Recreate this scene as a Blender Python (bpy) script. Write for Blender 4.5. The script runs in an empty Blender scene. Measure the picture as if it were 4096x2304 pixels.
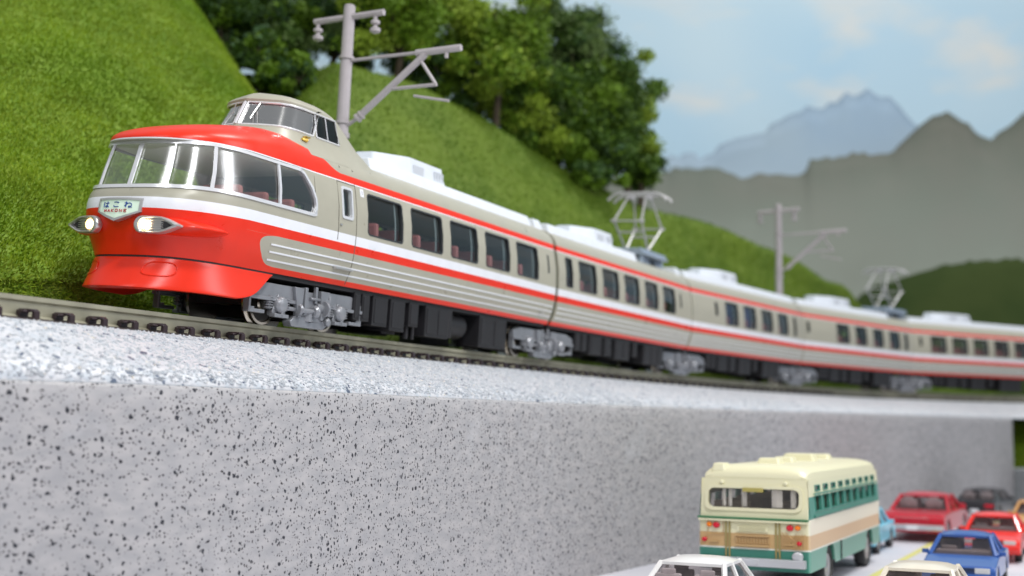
import bpy, bmesh, math, random
import numpy as np
from mathutils import Vector, Matrix
R = math.radians
random.seed(7); rng = np.random.default_rng(7)
sc = bpy.context.scene
col = sc.collection
EYE = 3.95                      # eye height over the road
PITCH, ROLL, FPX = R(6.1025), R(0.6505), 5038.8

# ------------------------------------------------------------------ camera
cd = bpy.data.cameras.new('camera'); cam = bpy.data.objects.new('camera', cd); col.objects.link(cam)
_f = Vector((0, math.cos(PITCH), math.sin(PITCH))); _u = Vector((0, -math.sin(PITCH), math.cos(PITCH))); _x = Vector((1, 0, 0))
CR = math.cos(ROLL)*_x + math.sin(ROLL)*_u; CU = math.cos(ROLL)*_u - math.sin(ROLL)*_x
M = Matrix((CR, CU, -_f)).transposed().to_4x4(); M.translation = Vector((0, 0, EYE)); cam.matrix_world = M
cd.sensor_width = 36; cd.lens = 36*FPX/4096; cd.clip_start = .1; cd.clip_end = 2000
cd.dof.use_dof = True; cd.dof.focus_distance = 23.2; cd.dof.aperture_fstop = cd.lens/1000/.18; cd.dof.aperture_blades = 0
sc.camera = cam
def at(px, py, depth):          # the point seen at (px,py) of the 4096x2304 photograph, depth metres ahead
    w = _f + CR*((px-2048)/FPX) - CU*((py-1152)/FPX)
    return Vector((0, 0, EYE)) + w*(depth/w.y)
def at_z(px, py, z):
    w = _f + CR*((px-2048)/FPX) - CU*((py-1152)/FPX)
    return Vector((0, 0, EYE)) + w*((z-EYE)/w.z)

# ------------------------------------------------------------------ light: an indoor diorama under a ceiling lamp, plus added fill and reflection lamps
W = bpy.data.worlds.new('World'); sc.world = W; W.use_nodes = True
W.node_tree.nodes['Background'].inputs[0].default_value = (.93, .96, 1, 1); W.node_tree.nodes['Background'].inputs[1].default_value = .40
def area(name, loc, to, size, power, colr=(1, 1, 1), sy=None):
    d = bpy.data.lights.new(name, 'AREA'); d.energy = power; d.color = colr; d.size = size
    if sy: d.shape = 'RECTANGLE'; d.size_y = sy
    o = bpy.data.objects.new(name, d); col.objects.link(o); o.location = loc
    o.rotation_euler = (Vector(to)-Vector(loc)).to_track_quat('-Z', 'Y').to_euler(); return o
area('ceiling_lamp', (15, 2, 44), (0, 28, 6), 5, 11000, (1, .985, .95))
area('backdrop_fill', (35, 50, 85), (20, 100, 15), 22, 56000, (1, .99, .97), 10)  # added fill that keeps the backdrop bright
area('streak_lamp', (6.3, -5, 28), (-5.9, 22, 8.4), 5.5, 3900, (.97, .98, 1), 14)  # added to mirror as the bright streak in the nose glass; also front fill
area('left_reflection_panel', (-20, 0, 29.5), (-6.3, 21.5, 8.4), 10, 1500, (.97, .98, 1), 6)  # added panel, gives the nose panes a soft grey reflection
area('side_reflection_panel', (30, 27, 20.5), (-5, 23, 8.5), 9, 3000, (.95, .97, 1), 15)  # added panel for the pale reflection in the nose side pane, no window
sc.view_settings.view_transform = 'Standard'; sc.view_settings.look = 'None'; sc.view_settings.exposure = 0; sc.view_settings.gamma = 1
sc.render.engine = 'CYCLES'; sc.cycles.max_bounces = 8; sc.cycles.transparent_max_bounces = 24; sc.cycles.caustics_reflective = False; sc.cycles.caustics_refractive = False

# ------------------------------------------------------------------ mesh helpers
class MB:
    def __init__(s): s.v = []; s.f = []; s.m = []
    def add(s, vs, fs, mi=0):
        b = len(s.v); s.v += [tuple(p) for p in vs]; s.f += [tuple(b+i for i in f) for f in fs]; s.m += [mi]*len(fs); return s
    def box(s, c, d, mi=0, taper=1.0, rz=0):
        x, y, z = d[0]/2, d[1]/2, d[2]/2; vs = []
        for sz in (-1, 1):
            k = taper if sz > 0 else 1
            for sx, sy in ((-1, -1), (1, -1), (1, 1), (-1, 1)):
                px, py = sx*x*k, sy*y*k
                vs.append((c[0]+px*math.cos(rz)-py*math.sin(rz), c[1]+px*math.sin(rz)+py*math.cos(rz), c[2]+sz*z))
        return s.add(vs, [(3, 2, 1, 0), (4, 5, 6, 7), (0, 1, 5, 4), (1, 2, 6, 5), (2, 3, 7, 6), (3, 0, 4, 7)], mi)
    def cyl(s, a, b, r0, r1=None, n=10, mi=0, cap=True):
        a, b = Vector(a), Vector(b); r1 = r0 if r1 is None else r1; d = (b-a).normalized()
        q = d.orthogonal().normalized(); w = d.cross(q); vs = []
        for p, r in ((a, r0), (b, r1)):
            for i in range(n):
                t = 2*math.pi*i/n; vs.append(p+q*(r*math.cos(t))+w*(r*math.sin(t)))
        fs = [(i, (i+1) % n, n+(i+1) % n, n+i) for i in range(n)]
        if cap: fs += [tuple(range(n-1, -1, -1)), tuple(range(n, 2*n))]
        return s.add(vs, fs, mi)
    def tube(s, pts, r, n=6, mi=0):
        pts = [Vector(p) for p in pts]; rings = []
        for i, p in enumerate(pts):
            d = (pts[min(i+1, len(pts)-1)]-pts[max(i-1, 0)]).normalized()
            up = Vector((0, 0, 1)) if abs(d.z) < .95 else Vector((1, 0, 0))
            q = d.cross(up).normalized(); w = q.cross(d); rr = r[i] if isinstance(r, (list, tuple)) else r
            rings.append([p+q*(rr*math.cos(2*math.pi*k/n))+w*(rr*math.sin(2*math.pi*k/n)) for k in range(n)])
        return s.loft(rings, True, True, mi)
    def loft(s, rings, closed=True, caps=False, mi=0, skip=None):
        n = len(rings[0]); vs = [p for rg in rings for p in rg]; fs = []
        for j in range(len(rings)-1):
            for i in range(n if closed else n-1):
                if skip and skip(j, i): continue
                k = (i+1) % n; fs.append((j*n+i, j*n+k, (j+1)*n+k, (j+1)*n+i))
        if caps: fs += [tuple(range(n-1, -1, -1)), tuple(range((len(rings)-1)*n, len(rings)*n))]
        return s.add(vs, fs, mi)
    def lathe(s, c, axis, prof, n=16, mi=0):
        c = Vector(c); d = Vector(axis).normalized(); q = d.orthogonal().normalized(); w = d.cross(q)
        rings = [[c+d*h+q*(r*math.cos(2*math.pi*k/n))+w*(r*math.sin(2*math.pi*k/n)) for k in range(n)] for h, r in prof]
        return s.loft(rings, True, True, mi)
    def prism(s, poly, fn, d0, d1, mi=0):    # poly of 2-D points, fn(u,v,d) -> 3-D
        n = len(poly); vs = [fn(u, v, d0) for u, v in poly]+[fn(u, v, d1) for u, v in poly]
        fs = [tuple(range(n-1, -1, -1)), tuple(range(n, 2*n))]+[(i, (i+1) % n, n+(i+1) % n, n+i) for i in range(n)]
        return s.add(vs, fs, mi)
    def mesh(s, name, mats, smooth=False, angle=35):
        me = bpy.data.meshes.new(name); me.from_pydata(s.v, [], s.f)
        for m in (mats if isinstance(mats, (list, tuple)) else [mats]): me.materials.append(m)
        if any(s.m): me.polygons.foreach_set('material_index', s.m)
        bm = bmesh.new(); bm.from_mesh(me); bmesh.ops.recalc_face_normals(bm, faces=bm.faces); bm.to_mesh(me); bm.free()
        if smooth:
            me.polygons.foreach_set('use_smooth', [True]*len(me.polygons)); me.set_sharp_from_angle(angle=R(angle))
        me.update(); return me
    def build(s, name, mats, parent=None, smooth=False, angle=35, bevel=0):
        o = bpy.data.objects.new(name, s.mesh(name, mats, smooth, angle)); col.objects.link(o); o.parent = parent
        if bevel:
            b = o.modifiers.new('bevel', 'BEVEL'); b.width = bevel; b.segments = 2; b.limit_method = 'ANGLE'; b.angle_limit = R(30)
        return o
def inst(o, parent=None, loc=None):
    c = o.copy(); col.objects.link(c); c.parent = parent if parent is not None else o.parent
    if loc is not None: c.location = loc
    return c
def copy_tree(o, parent=None):
    kids = list(o.children); c = o.copy(); col.objects.link(c); c.parent = parent
    for k in kids: copy_tree(k, c)
    return c
def tag(o, label=None, cat=None, group=None, kind=None):
    for k, v in (('label', label), ('category', cat), ('group', group), ('kind', kind)):
        if v: o[k] = v
    return o
def empty(name, loc=(0, 0, 0), rot=(0, 0, 0), parent=None):
    o = bpy.data.objects.new(name, None); col.objects.link(o); o.location = loc; o.rotation_euler = rot; o.parent = parent; o.empty_display_size = .3; return o
def tris_mesh(name, V, F, mats, midx=None):
    me = bpy.data.meshes.new(name); n = len(F); k = F.shape[1]
    me.vertices.add(len(V)); me.vertices.foreach_set('co', V.astype(np.float32).ravel())
    me.loops.add(n*k); me.loops.foreach_set('vertex_index', F.astype(np.int32).ravel())
    me.polygons.add(n); me.polygons.foreach_set('loop_start', np.arange(0, n*k, k, dtype=np.int32))
    for m in mats: me.materials.append(m)
    if midx is not None: me.polygons.foreach_set('material_index', midx.astype(np.int32))
    me.update(calc_edges=True); me.validate(); o = bpy.data.objects.new(name, me); col.objects.link(o); return o

# ------------------------------------------------------------------ materials
def new_mat(name):
    m = bpy.data.materials.new(name); m.use_nodes = True; nt = m.node_tree; return m, nt, nt.nodes['Principled BSDF']
def N(nt, t, **kw):
    n = nt.nodes.new(t)
    for k, v in kw.items():
        if k.startswith('i'): n.inputs[int(k[1:])].default_value = v
        else: setattr(n, k, v)
    return n
def L(nt, a, b): nt.links.new(a, b)
def plain(name, c, rough=.45, metal=0, var=.0, scale=3, bump=0, bscale=40, emit=None, es=1, spec=.5, coat=0):
    m, nt, b = new_mat(name); b.inputs['Base Color'].default_value = (*c, 1); b.inputs['Roughness'].default_value = rough; b.inputs['Metallic'].default_value = metal
    b.inputs['Specular IOR Level'].default_value = spec; b.inputs['Coat Weight'].default_value = coat
    tc = N(nt, 'ShaderNodeTexCoord')
    nz = N(nt, 'ShaderNodeTexNoise', i2=scale, i3=4.0); L(nt, tc.outputs['Object'], nz.inputs[0])
    hs = N(nt, 'ShaderNodeHueSaturation'); hs.inputs['Color'].default_value = (*c, 1)
    mr = N(nt, 'ShaderNodeMapRange', i1=.3, i2=.7, i3=1-var, i4=1+var); L(nt, nz.outputs[0], mr.inputs[0]); L(nt, mr.outputs[0], hs.inputs['Value']); L(nt, hs.outputs[0], b.inputs['Base Color'])
    if bump:
        n2 = N(nt, 'ShaderNodeTexNoise', i2=bscale, i3=3.0); L(nt, tc.outputs['Object'], n2.inputs[0])
        bp = N(nt, 'ShaderNodeBump'); bp.inputs['Strength'].default_value = bump; bp.inputs['Distance'].default_value = .02; L(nt, n2.outputs[0], bp.inputs['Height']); L(nt, bp.outputs[0], b.inputs['Normal'])
    if emit: b.inputs['Emission Color'].default_value = (*emit, 1); b.inputs['Emission Strength'].default_value = es
    return m
def glass(name, tint, gl=.25, rough=.04, refl=(1, 1, 1)):
    m, nt, b = new_mat(name); nt.nodes.remove(b); out = nt.nodes['Material Output']
    tr = N(nt, 'ShaderNodeBsdfTransparent', i0=(*tint, 1)); g = N(nt, 'ShaderNodeBsdfGlossy', i0=(*refl, 1)); g.inputs['Roughness'].default_value = rough
    fr = N(nt, 'ShaderNodeFresnel'); ge = N(nt, 'ShaderNodeNewGeometry'); io = N(nt, 'ShaderNodeMapRange', i1=0., i2=1., i3=1.5, i4=1/1.5); L(nt, ge.outputs['Backfacing'], io.inputs[0]); L(nt, io.outputs[0], fr.inputs[0]); ad = N(nt, 'ShaderNodeMath', operation='ADD', i1=gl); L(nt, fr.outputs[0], ad.inputs[0])
    nz = N(nt, 'ShaderNodeTexNoise', i2=4.0); bp = N(nt, 'ShaderNodeBump'); bp.inputs['Strength'].default_value = .03; bp.inputs['Distance'].default_value = .03
    L(nt, nz.outputs[0], bp.inputs['Height']); L(nt, bp.outputs[0], g.inputs['Normal'])
    mx = N(nt, 'ShaderNodeMixShader'); L(nt, ad.outputs[0], mx.inputs[0]); L(nt, tr.outputs[0], mx.inputs[1]); L(nt, g.outputs[0], mx.inputs[2]); L(nt, mx.outputs[0], out.inputs[0]); return m
RED, BEIGE, WHITE = (.80, .024, .003), (.395, .38, .305), (.80, .82, .87)
M_white = plain('white_trim', (.80, .82, .86), .3); M_roof = plain('roof_white_plastic', (.70, .745, .81), .5, var=.03)
M_beige = plain('beige_paint', BEIGE, .38, var=.03); M_red = plain('red_paint', RED, .3, var=.03); M_silver = plain('silver_plated_trim', (.62, .62, .61), .28, .75)
M_dark = plain('black_underframe', (.022, .021, .024), .55, var=.2); M_box = plain('charcoal_plastic', (.012, .0115, .014), .5, var=.15)
M_bogie = plain('silver_grey_plastic', (.29, .30, .325), .30, .35, var=.1); M_wheel = plain('nickel_wheel', (.55, .50, .42), .22, 1); M_axle = plain('dark_wheel_face', (.05, .045, .04), .35, .6)
M_seat = plain('seat_maroon', (.26, .04, .05), .55, var=.2); M_seatb = plain('seat_back_pink', (.50, .16, .165), .5, var=.1); M_floor = plain('coach_floor', (.22, .235, .22), .7)
M_seam = plain('seam_dark_beige', (.14, .135, .11), .8); M_brass = plain('brass', (.75, .5, .12), .3, .9); M_gasket = plain('olive_gangway_rubber', (.055, .060, .035), .7)  # seam: dark beige for the door and hatch joint lines
M_glass = glass('tinted_window', (.74, .80, .78), .02); M_nglass = glass('observation_glass', (.90, .95, .90), .15, .16); M_cglass = glass('cab_glass', (.50, .54, .56), .48, .14)
M_lamp = plain('headlamp_glow', (1, .9, .7), .3, emit=(1, .86, .6), es=9); M_mast = plain('mauve_grey_plastic', (.42, .385, .40), .5, var=.05, bump=.1)
M_rail = plain('weathered_rail', (.37, .355, .265), .45, .2, var=.18, scale=1.5, bump=.15, bscale=9); M_sleeper = plain('dark_brown_sleeper', (.05, .035, .032), .5, var=.3, scale=6); M_chair = plain('glossy_rail_chair', (.04, .026, .03), .22)
M_panto = plain('pantograph_grey_metal', (.50, .49, .50), .4, .35); M_pbase = plain('pantograph_base_blue_grey', (.30, .37, .46), .5, var=.1)

# ------------------------------------------------------------------ the path of the track
JC = [(-4.689, 26.722), (-0.113, 36.501), (5.341, 47.374), (11.975, 57.685), (20.041, 66.978), (30.16, 73.80)]
CANT = R(3.5); SP = 2.869
def path_pts():
    P = [Vector((JC[0][0]-.42379*s, JC[0][1]-.90576*s)) for s in (60, 45, 30, 20, 12, 6)]
    P += [Vector(q) for q in JC]
    P += [Vector((41.2, 79.3)), Vector((54, 83.5)), Vector((68, 86.5))]
    out = []
    for i in range(1, len(P)-2):
        a, b, c, d = P[i-1:i+3]
        for k in range(24):
            t = k/24; out.append(.5*((2*b)+(c-a)*t+(2*a-5*b+4*c-d)*t*t+(3*b-a-3*c+d)*t**3))
    return out
TP = path_pts(); TS = [0]
for a, b in zip(TP, TP[1:]): TS.append(TS[-1]+(b-a).length)
TSa = np.array(TS); TPa = np.array([tuple(p) for p in TP])
S0 = min(range(len(TP)), key=lambda i: (TP[i]-Vector(JC[0])).length); S0 = TS[S0]
def track(s, t, z):
    """s metres along from the lead coach's origin, t metres toward the camera side, z over the sill line"""
    u = s+S0; x = np.interp(u, TSa, TPa[:, 0]); y = np.interp(u, TSa, TPa[:, 1])
    x2 = np.interp(u+.6, TSa, TPa[:, 0])-np.interp(u-.6, TSa, TPa[:, 0]); y2 = np.interp(u+.6, TSa, TPa[:, 1])-np.interp(u-.6, TSa, TPa[:, 1])
    l = math.hypot(x2, y2); d = (x2/l, y2/l); n = (d[1], -d[0]); zz = z+.9
    tt = t*math.cos(CANT)+zz*math.sin(CANT); z2 = -.9+zz*math.cos(CANT)-t*math.sin(CANT)
    return Vector((x+tt*n[0], y+tt*n[1], EYE+SP+z2)), math.atan2(d[1], d[0])

# ------------------------------------------------------------------ setting: ground, road, wall, track bed
m, nt, b = new_mat('pale_road'); tc = N(nt, 'ShaderNodeTexCoord'); nz = N(nt, 'ShaderNodeTexNoise', i2=.35, i3=5.0); L(nt, tc.outputs['Object'], nz.inputs[0])
cr = N(nt, 'ShaderNodeValToRGB'); cr.color_ramp.elements[0].color = (.53, .54, .60, 1); cr.color_ramp.elements[0].position = .3; cr.color_ramp.elements[1].color = (.66, .64, .69, 1); cr.color_ramp.elements[1].position = .7
L(nt, nz.outputs[0], cr.inputs[0]); L(nt, cr.outputs[0], b.inputs['Base Color']); b.inputs['Roughness'].default_value = .5; M_road = m
M_ground = plain('baseboard', (.30, .32, .33), .8, var=.1)
g = MB().add([(-300, -100, -.01), (400, -100, -.01), (400, 400, -.01), (-300, 400, -.01)], [(0, 1, 2, 3)]).build('ground', M_ground); tag(g, kind='structure')

def wall_xy(px, h=.5):   # plan of the wall's top edge, read as a smooth curve
    tab = [(-1500, -11.2, 9.3), (-700, -9.1, 13.4), (0, -6.87, 17.0), (700, -4.95, 18.6), (1200, -3.2, 22.3), (1750, -1.50, 26.1), (2200, 1.0, 31.3), (2600, 4.0, 36.3), (3000, 8.1, 42.8), (3400, 13.2, 49.3), (3750, 19.3, 57.2), (4050, 26.0, 65.6)]
    a = np.array(tab); return np.interp(px, a[:, 0], a[:, 1]), np.interp(px, a[:, 0], a[:, 2])
pxs = np.linspace(-1500, 4050, 112); WX, WY = [], []
for q in pxs: x, y = wall_xy(q); WX.append(x); WY.append(y)
def smooth1(a, k=9):
    p = np.pad(a, k//2, mode='reflect', reflect_type='odd'); return np.convolve(p, np.ones(k)/k, 'valid')
WX, WY = smooth1(np.array(WX), 13), smooth1(np.array(WY), 13)
WTOP = EYE+.5
# wall material: grey foam board with dark pits and specks
def wall_material():
    m, nt, b = new_mat('speckled_grey_board'); tc = N(nt, 'ShaderNodeTexCoord'); mp = N(nt, 'ShaderNodeMapping'); L(nt, tc.outputs['UV'], mp.inputs[0])
    cl = N(nt, 'ShaderNodeTexNoise', i2=.22, i3=4.0); L(nt, mp.outputs[0], cl.inputs[0])
    fine = N(nt, 'ShaderNodeTexNoise', i2=2.2, i3=6.0); mf = N(nt, 'ShaderNodeMapping'); mf.inputs['Scale'].default_value = (1.1, 2.4, 1); L(nt, tc.outputs['UV'], mf.inputs[0]); L(nt, mf.outputs[0], fine.inputs[0])
    base = N(nt, 'ShaderNodeValToRGB'); e = base.color_ramp.elements; e[0].position = .35; e[0].color = (.365, .362, .378, 1); e[1].position = .66; e[1].color = (.455, .442, .450, 1); L(nt, fine.outputs[0], base.inputs[0])
    last = base.outputs[0]; hsum = None
    warp = N(nt, 'ShaderNodeTexNoise', i2=9.0, i3=2.0); L(nt, mp.outputs[0], warp.inputs[0])
    wv = N(nt, 'ShaderNodeVectorMath', operation='SCALE'); wv.inputs['Scale'].default_value = .09; L(nt, warp.outputs['Color'], wv.inputs[0])
    pos = N(nt, 'ShaderNodeVectorMath', operation='ADD'); L(nt, mp.outputs[0], pos.inputs[0]); L(nt, wv.outputs[0], pos.inputs[1])
    sxy = N(nt, 'ShaderNodeSeparateXYZ'); L(nt, mp.outputs[0], sxy.inputs[0]); topm = N(nt, 'ShaderNodeMapRange', i1=3.85, i2=4.42, i3=0., i4=.24); L(nt, sxy.outputs['Y'], topm.inputs[0])
    for sc_, thr, dens, colr in ((9.6, .25, .30, (.022, .024, .034)), (15.0, .24, .26, (.050, .045, .05)), (19.0, .22, .34, (.13, .125, .13))):
        v = N(nt, 'ShaderNodeTexVoronoi', i2=sc_); v.inputs['Randomness'].default_value = 1; L(nt, pos.outputs[0], v.inputs['Vector'])
        rnd = N(nt, 'ShaderNodeSeparateColor'); L(nt, v.outputs['Color'], rnd.inputs[0])
        # radius varies from cell to cell, empty cells where the cluster noise is low
        rad = N(nt, 'ShaderNodeMath', operation='MULTIPLY', i1=thr*1.5); L(nt, rnd.outputs[0], rad.inputs[0])
        lt = N(nt, 'ShaderNodeMath', operation='SUBTRACT'); L(nt, rad.outputs[0], lt.inputs[0]); L(nt, v.outputs['Distance'], lt.inputs[1])
        sh = N(nt, 'ShaderNodeMapRange', i1=0.0, i2=.035, i3=0., i4=1.); L(nt, lt.outputs[0], sh.inputs[0])
        on = N(nt, 'ShaderNodeMath', operation='ADD'); L(nt, rnd.outputs[1], on.inputs[0]); c2 = N(nt, 'ShaderNodeMath', operation='MULTIPLY', i1=1.6); L(nt, cl.outputs[0], c2.inputs[0]); o2 = N(nt, 'ShaderNodeMath', operation='ADD'); L(nt, c2.outputs[0], o2.inputs[0]); L(nt, topm.outputs[0], o2.inputs[1]); L(nt, o2.outputs[0], on.inputs[1])
        gt = N(nt, 'ShaderNodeMath', operation='GREATER_THAN', i1=dens+.62); L(nt, on.outputs[0], gt.inputs[0])
        mk = N(nt, 'ShaderNodeMath', operation='MULTIPLY'); L(nt, sh.outputs[0], mk.inputs[0]); L(nt, gt.outputs[0], mk.inputs[1])
        mx = N(nt, 'ShaderNodeMixRGB'); mx.inputs[2].default_value = (*colr, 1); L(nt, mk.outputs[0], mx.inputs[0]); L(nt, last, mx.inputs[1]); last = mx.outputs[0]
        if hsum is None: hsum = mk.outputs[0]
        else: a = N(nt, 'ShaderNodeMath', operation='MAXIMUM'); L(nt, hsum, a.inputs[0]); L(nt, mk.outputs[0], a.inputs[1]); hsum = a.outputs[0]
    sf = N(nt, 'ShaderNodeTexNoise', i2=.42, i3=6.0); sf.inputs['Roughness'].default_value = .75; L(nt, mp.outputs[0], sf.inputs[0]); sm = N(nt, 'ShaderNodeMapRange', i1=.58, i2=.72, i3=0., i4=.45); L(nt, sf.outputs[0], sm.inputs[0])
    mx = N(nt, 'ShaderNodeMixRGB'); mx.inputs[2].default_value = (.55, .56, .59, 1); L(nt, sm.outputs[0], mx.inputs[0]); L(nt, last, mx.inputs[1]); last = mx.outputs[0]
    L(nt, last, b.inputs['Base Color']); b.inputs['Roughness'].default_value = .55
    inv = N(nt, 'ShaderNodeMath', operation='MULTIPLY_ADD', i1=-1.0, i2=1.0); L(nt, hsum, inv.inputs[0]); ad = N(nt, 'ShaderNodeMath', operation='MULTIPLY_ADD', i1=.5); L(nt, fine.outputs[0], ad.inputs[0]); L(nt, inv.outputs[0], ad.inputs[2])
    bp = N(nt, 'ShaderNodeBump'); bp.inputs['Strength'].default_value = .5; bp.inputs['Distance'].default_value = .03; L(nt, ad.outputs[0], bp.inputs['Height']); L(nt, bp.outputs[0], b.inputs['Normal'])
    return m
M_wall = wall_material()
def uvmesh(name, rows, mats, uvs, smooth=True):
    nr, nc = len(rows), len(rows[0]); me = bpy.data.meshes.new(name)
    me.from_pydata([tuple(p) for r_ in rows for p in r_], [], [(j*nc+i, j*nc+i+1, (j+1)*nc+i+1, (j+1)*nc+i) for j in range(nr-1) for i in range(nc-1)])
    uv = me.uv_layers.new(name='UVMap'); flat = [u for r_ in uvs for u in r_]
    for l in me.loops: uv.data[l.index].uv = flat[l.vertex_index]
    for m in mats: me.materials.append(m)
    if smooth: me.polygons.foreach_set('use_smooth', [True]*len(me.polygons))
    o = bpy.data.objects.new(name, me); col.objects.link(o); return o
ws = np.concatenate([[0], np.cumsum(np.hypot(np.diff(WX), np.diff(WY)))])
rows, uvs = [], []
for k, (dz, off) in enumerate(((-WTOP-.2, 0), (-3, 0), (-2, 0), (-1, 0), (-.35, 0), (-.06, .0), (-.015, .02), (0, .06), (0, .6), (0, 2.2), (-.2, 2.2))):
    rr, uu = [], []
    for i in range(len(WX)):
        j0, j1 = max(i-1, 0), min(i+1, len(WX)-1); d = Vector((WX[j1]-WX[j0], WY[j1]-WY[j0])).normalized(); n = Vector((-d.y, d.x))
        rr.append((WX[i]+n.x*off, WY[i]+n.y*off, WTOP+dz)); uu.append((ws[i], WTOP+dz+off))
    rows.append(rr); uvs.append(uu)
o = uvmesh('retaining_wall', rows, [M_wall], uvs); tag(o, 'grey speckled concrete retaining wall below the ballast and railway track', 'wall')
# the wall's far end return
# pale kerb strip beyond the end of the wall
kb = MB(); kb.box((34, 70, .9), (18, 10, 1.9), rz=R(20)); ko = kb.build('kerb', M_ground); tag(ko, kind='structure')
rd = MB(); rp = []
for i in range(len(WX)): rp.append((WX[i], WY[i]))
rd.add([(-40, -20, 0), (60, -20, 0), (150, 110, 0), (60, 110, 0), (-40, 60, 0)], [(0, 1, 2, 3, 4)]); tag(rd.build('road', M_road), kind='structure')
# yellow centre line
M_yel = plain('yellow_line_paint', (.66, .62, .18), .5, var=.05)
cl = []
for k in range(60):
    y = 6+k*1.5; yy = y*1.0
    x = 9.74+(yy-34.2)*.495 if yy < 44 else 14.6+(yy-44)*.495+(yy-44)**2*.012
    cl.append(Vector((x, yy, .004)))
yb = MB(); rg = [[p+Vector((-.10, .05, 0)), p+Vector((.10, -.05, 0))] for p in cl]
yb.loft(rg, False); tag(yb.build('centre_line', M_yel), 'yellow painted centre line of the pale road', 'road marking')

# ballast bed: from the sleepers down to the wall's edge and on to the hill foot
m, nt, b = new_mat('white_granite_bed'); tc = N(nt, 'ShaderNodeTexCoord')
v = N(nt, 'ShaderNodeTexVoronoi', i2=9.0); L(nt, tc.outputs['Object'], v.inputs['Vector']); sp = N(nt, 'ShaderNodeSeparateColor'); L(nt, v.outputs['Color'], sp.inputs[0])
cr = N(nt, 'ShaderNodeValToRGB'); cr.color_ramp.interpolation = 'CONSTANT'; e = cr.color_ramp.elements; e[0].position = 0; e[0].color = (.10, .13, .19, 1); e[1].position = .035; e[1].color = (.52, .56, .61, 1)
q = e.new(.3); q.color = (.57, .59, .63, 1); q = e.new(.6); q.color = (.62, .63, .66, 1)
L(nt, sp.outputs[0], cr.inputs[0]); L(nt, cr.outputs[0], b.inputs['Base Color']); b.inputs['Roughness'].default_value = .4
bp = N(nt, 'ShaderNodeBump'); bp.inputs['Strength'].default_value = .35; bp.inputs['Distance'].default_value = .04; bp.invert = True; L(nt, v.outputs['Distance'], bp.inputs['Height']); L(nt, bp.outputs[0], b.inputs['Normal']); M_bed = m
from bisect import bisect
def near_wall(p):
    d = (WX-p.x)**2+(WY-p.y)**2; i = int(np.argmin(d)); return i
rows = []; SS = np.concatenate([np.arange(-24, 12, .35), np.arange(12, 80, .9)])
wallpar = []
for s in SS:
    a, h = track(s, 1.25, -1.36); n = Vector((math.sin(h), -math.cos(h)))
    # hit of the line from the sleeper end across the track with the wall curve
    best, bt = None, 1e9
    for i in range(len(WX)-1):
        p, q = Vector((WX[i], WY[i])), Vector((WX[i+1], WY[i+1])); e_ = q-p; den = n.x*e_.y-n.y*e_.x
        if abs(den) < 1e-9: continue
        w = p-a.xy; t = (w.x*e_.y-w.y*e_.x)/den; uu = (w.x*n.y-w.y*n.x)/den
        if -.001 <= uu <= 1.001 and 0 < t < bt: bt = t; best = p+e_*uu
    if best is None: bt = 3.0; best = a.xy+n*3.0
    A = a; Bp = Vector((best.x, best.y, WTOP))+Vector((-n.x, -n.y, 0))*.06
    far, _ = track(s, -1.2, -1.36); far2, _ = track(s, -3.2, -1.5); cen, _ = track(s, 0, -1.36)
    row = [far2, far, cen, A]
    for k in (.12, .25, .4, .55, .7, .82, .9, .96, 1):
        z = A.z+(Bp.z+.17-A.z)*(k**1.0); p = A.lerp(Bp, k); p.z = z - (0 if k < .9 else .02 if k < .95 else .06 if k < 1 else .12); row.append(p)
    row.append(Vector((Bp.x, Bp.y, WTOP+.004))); rows.append(row)
bed = MB(); bed.loft(rows, False); bo = bed.build('ballast_bed', M_bed, smooth=True, angle=60); tag(bo, kind='structure')
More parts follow.
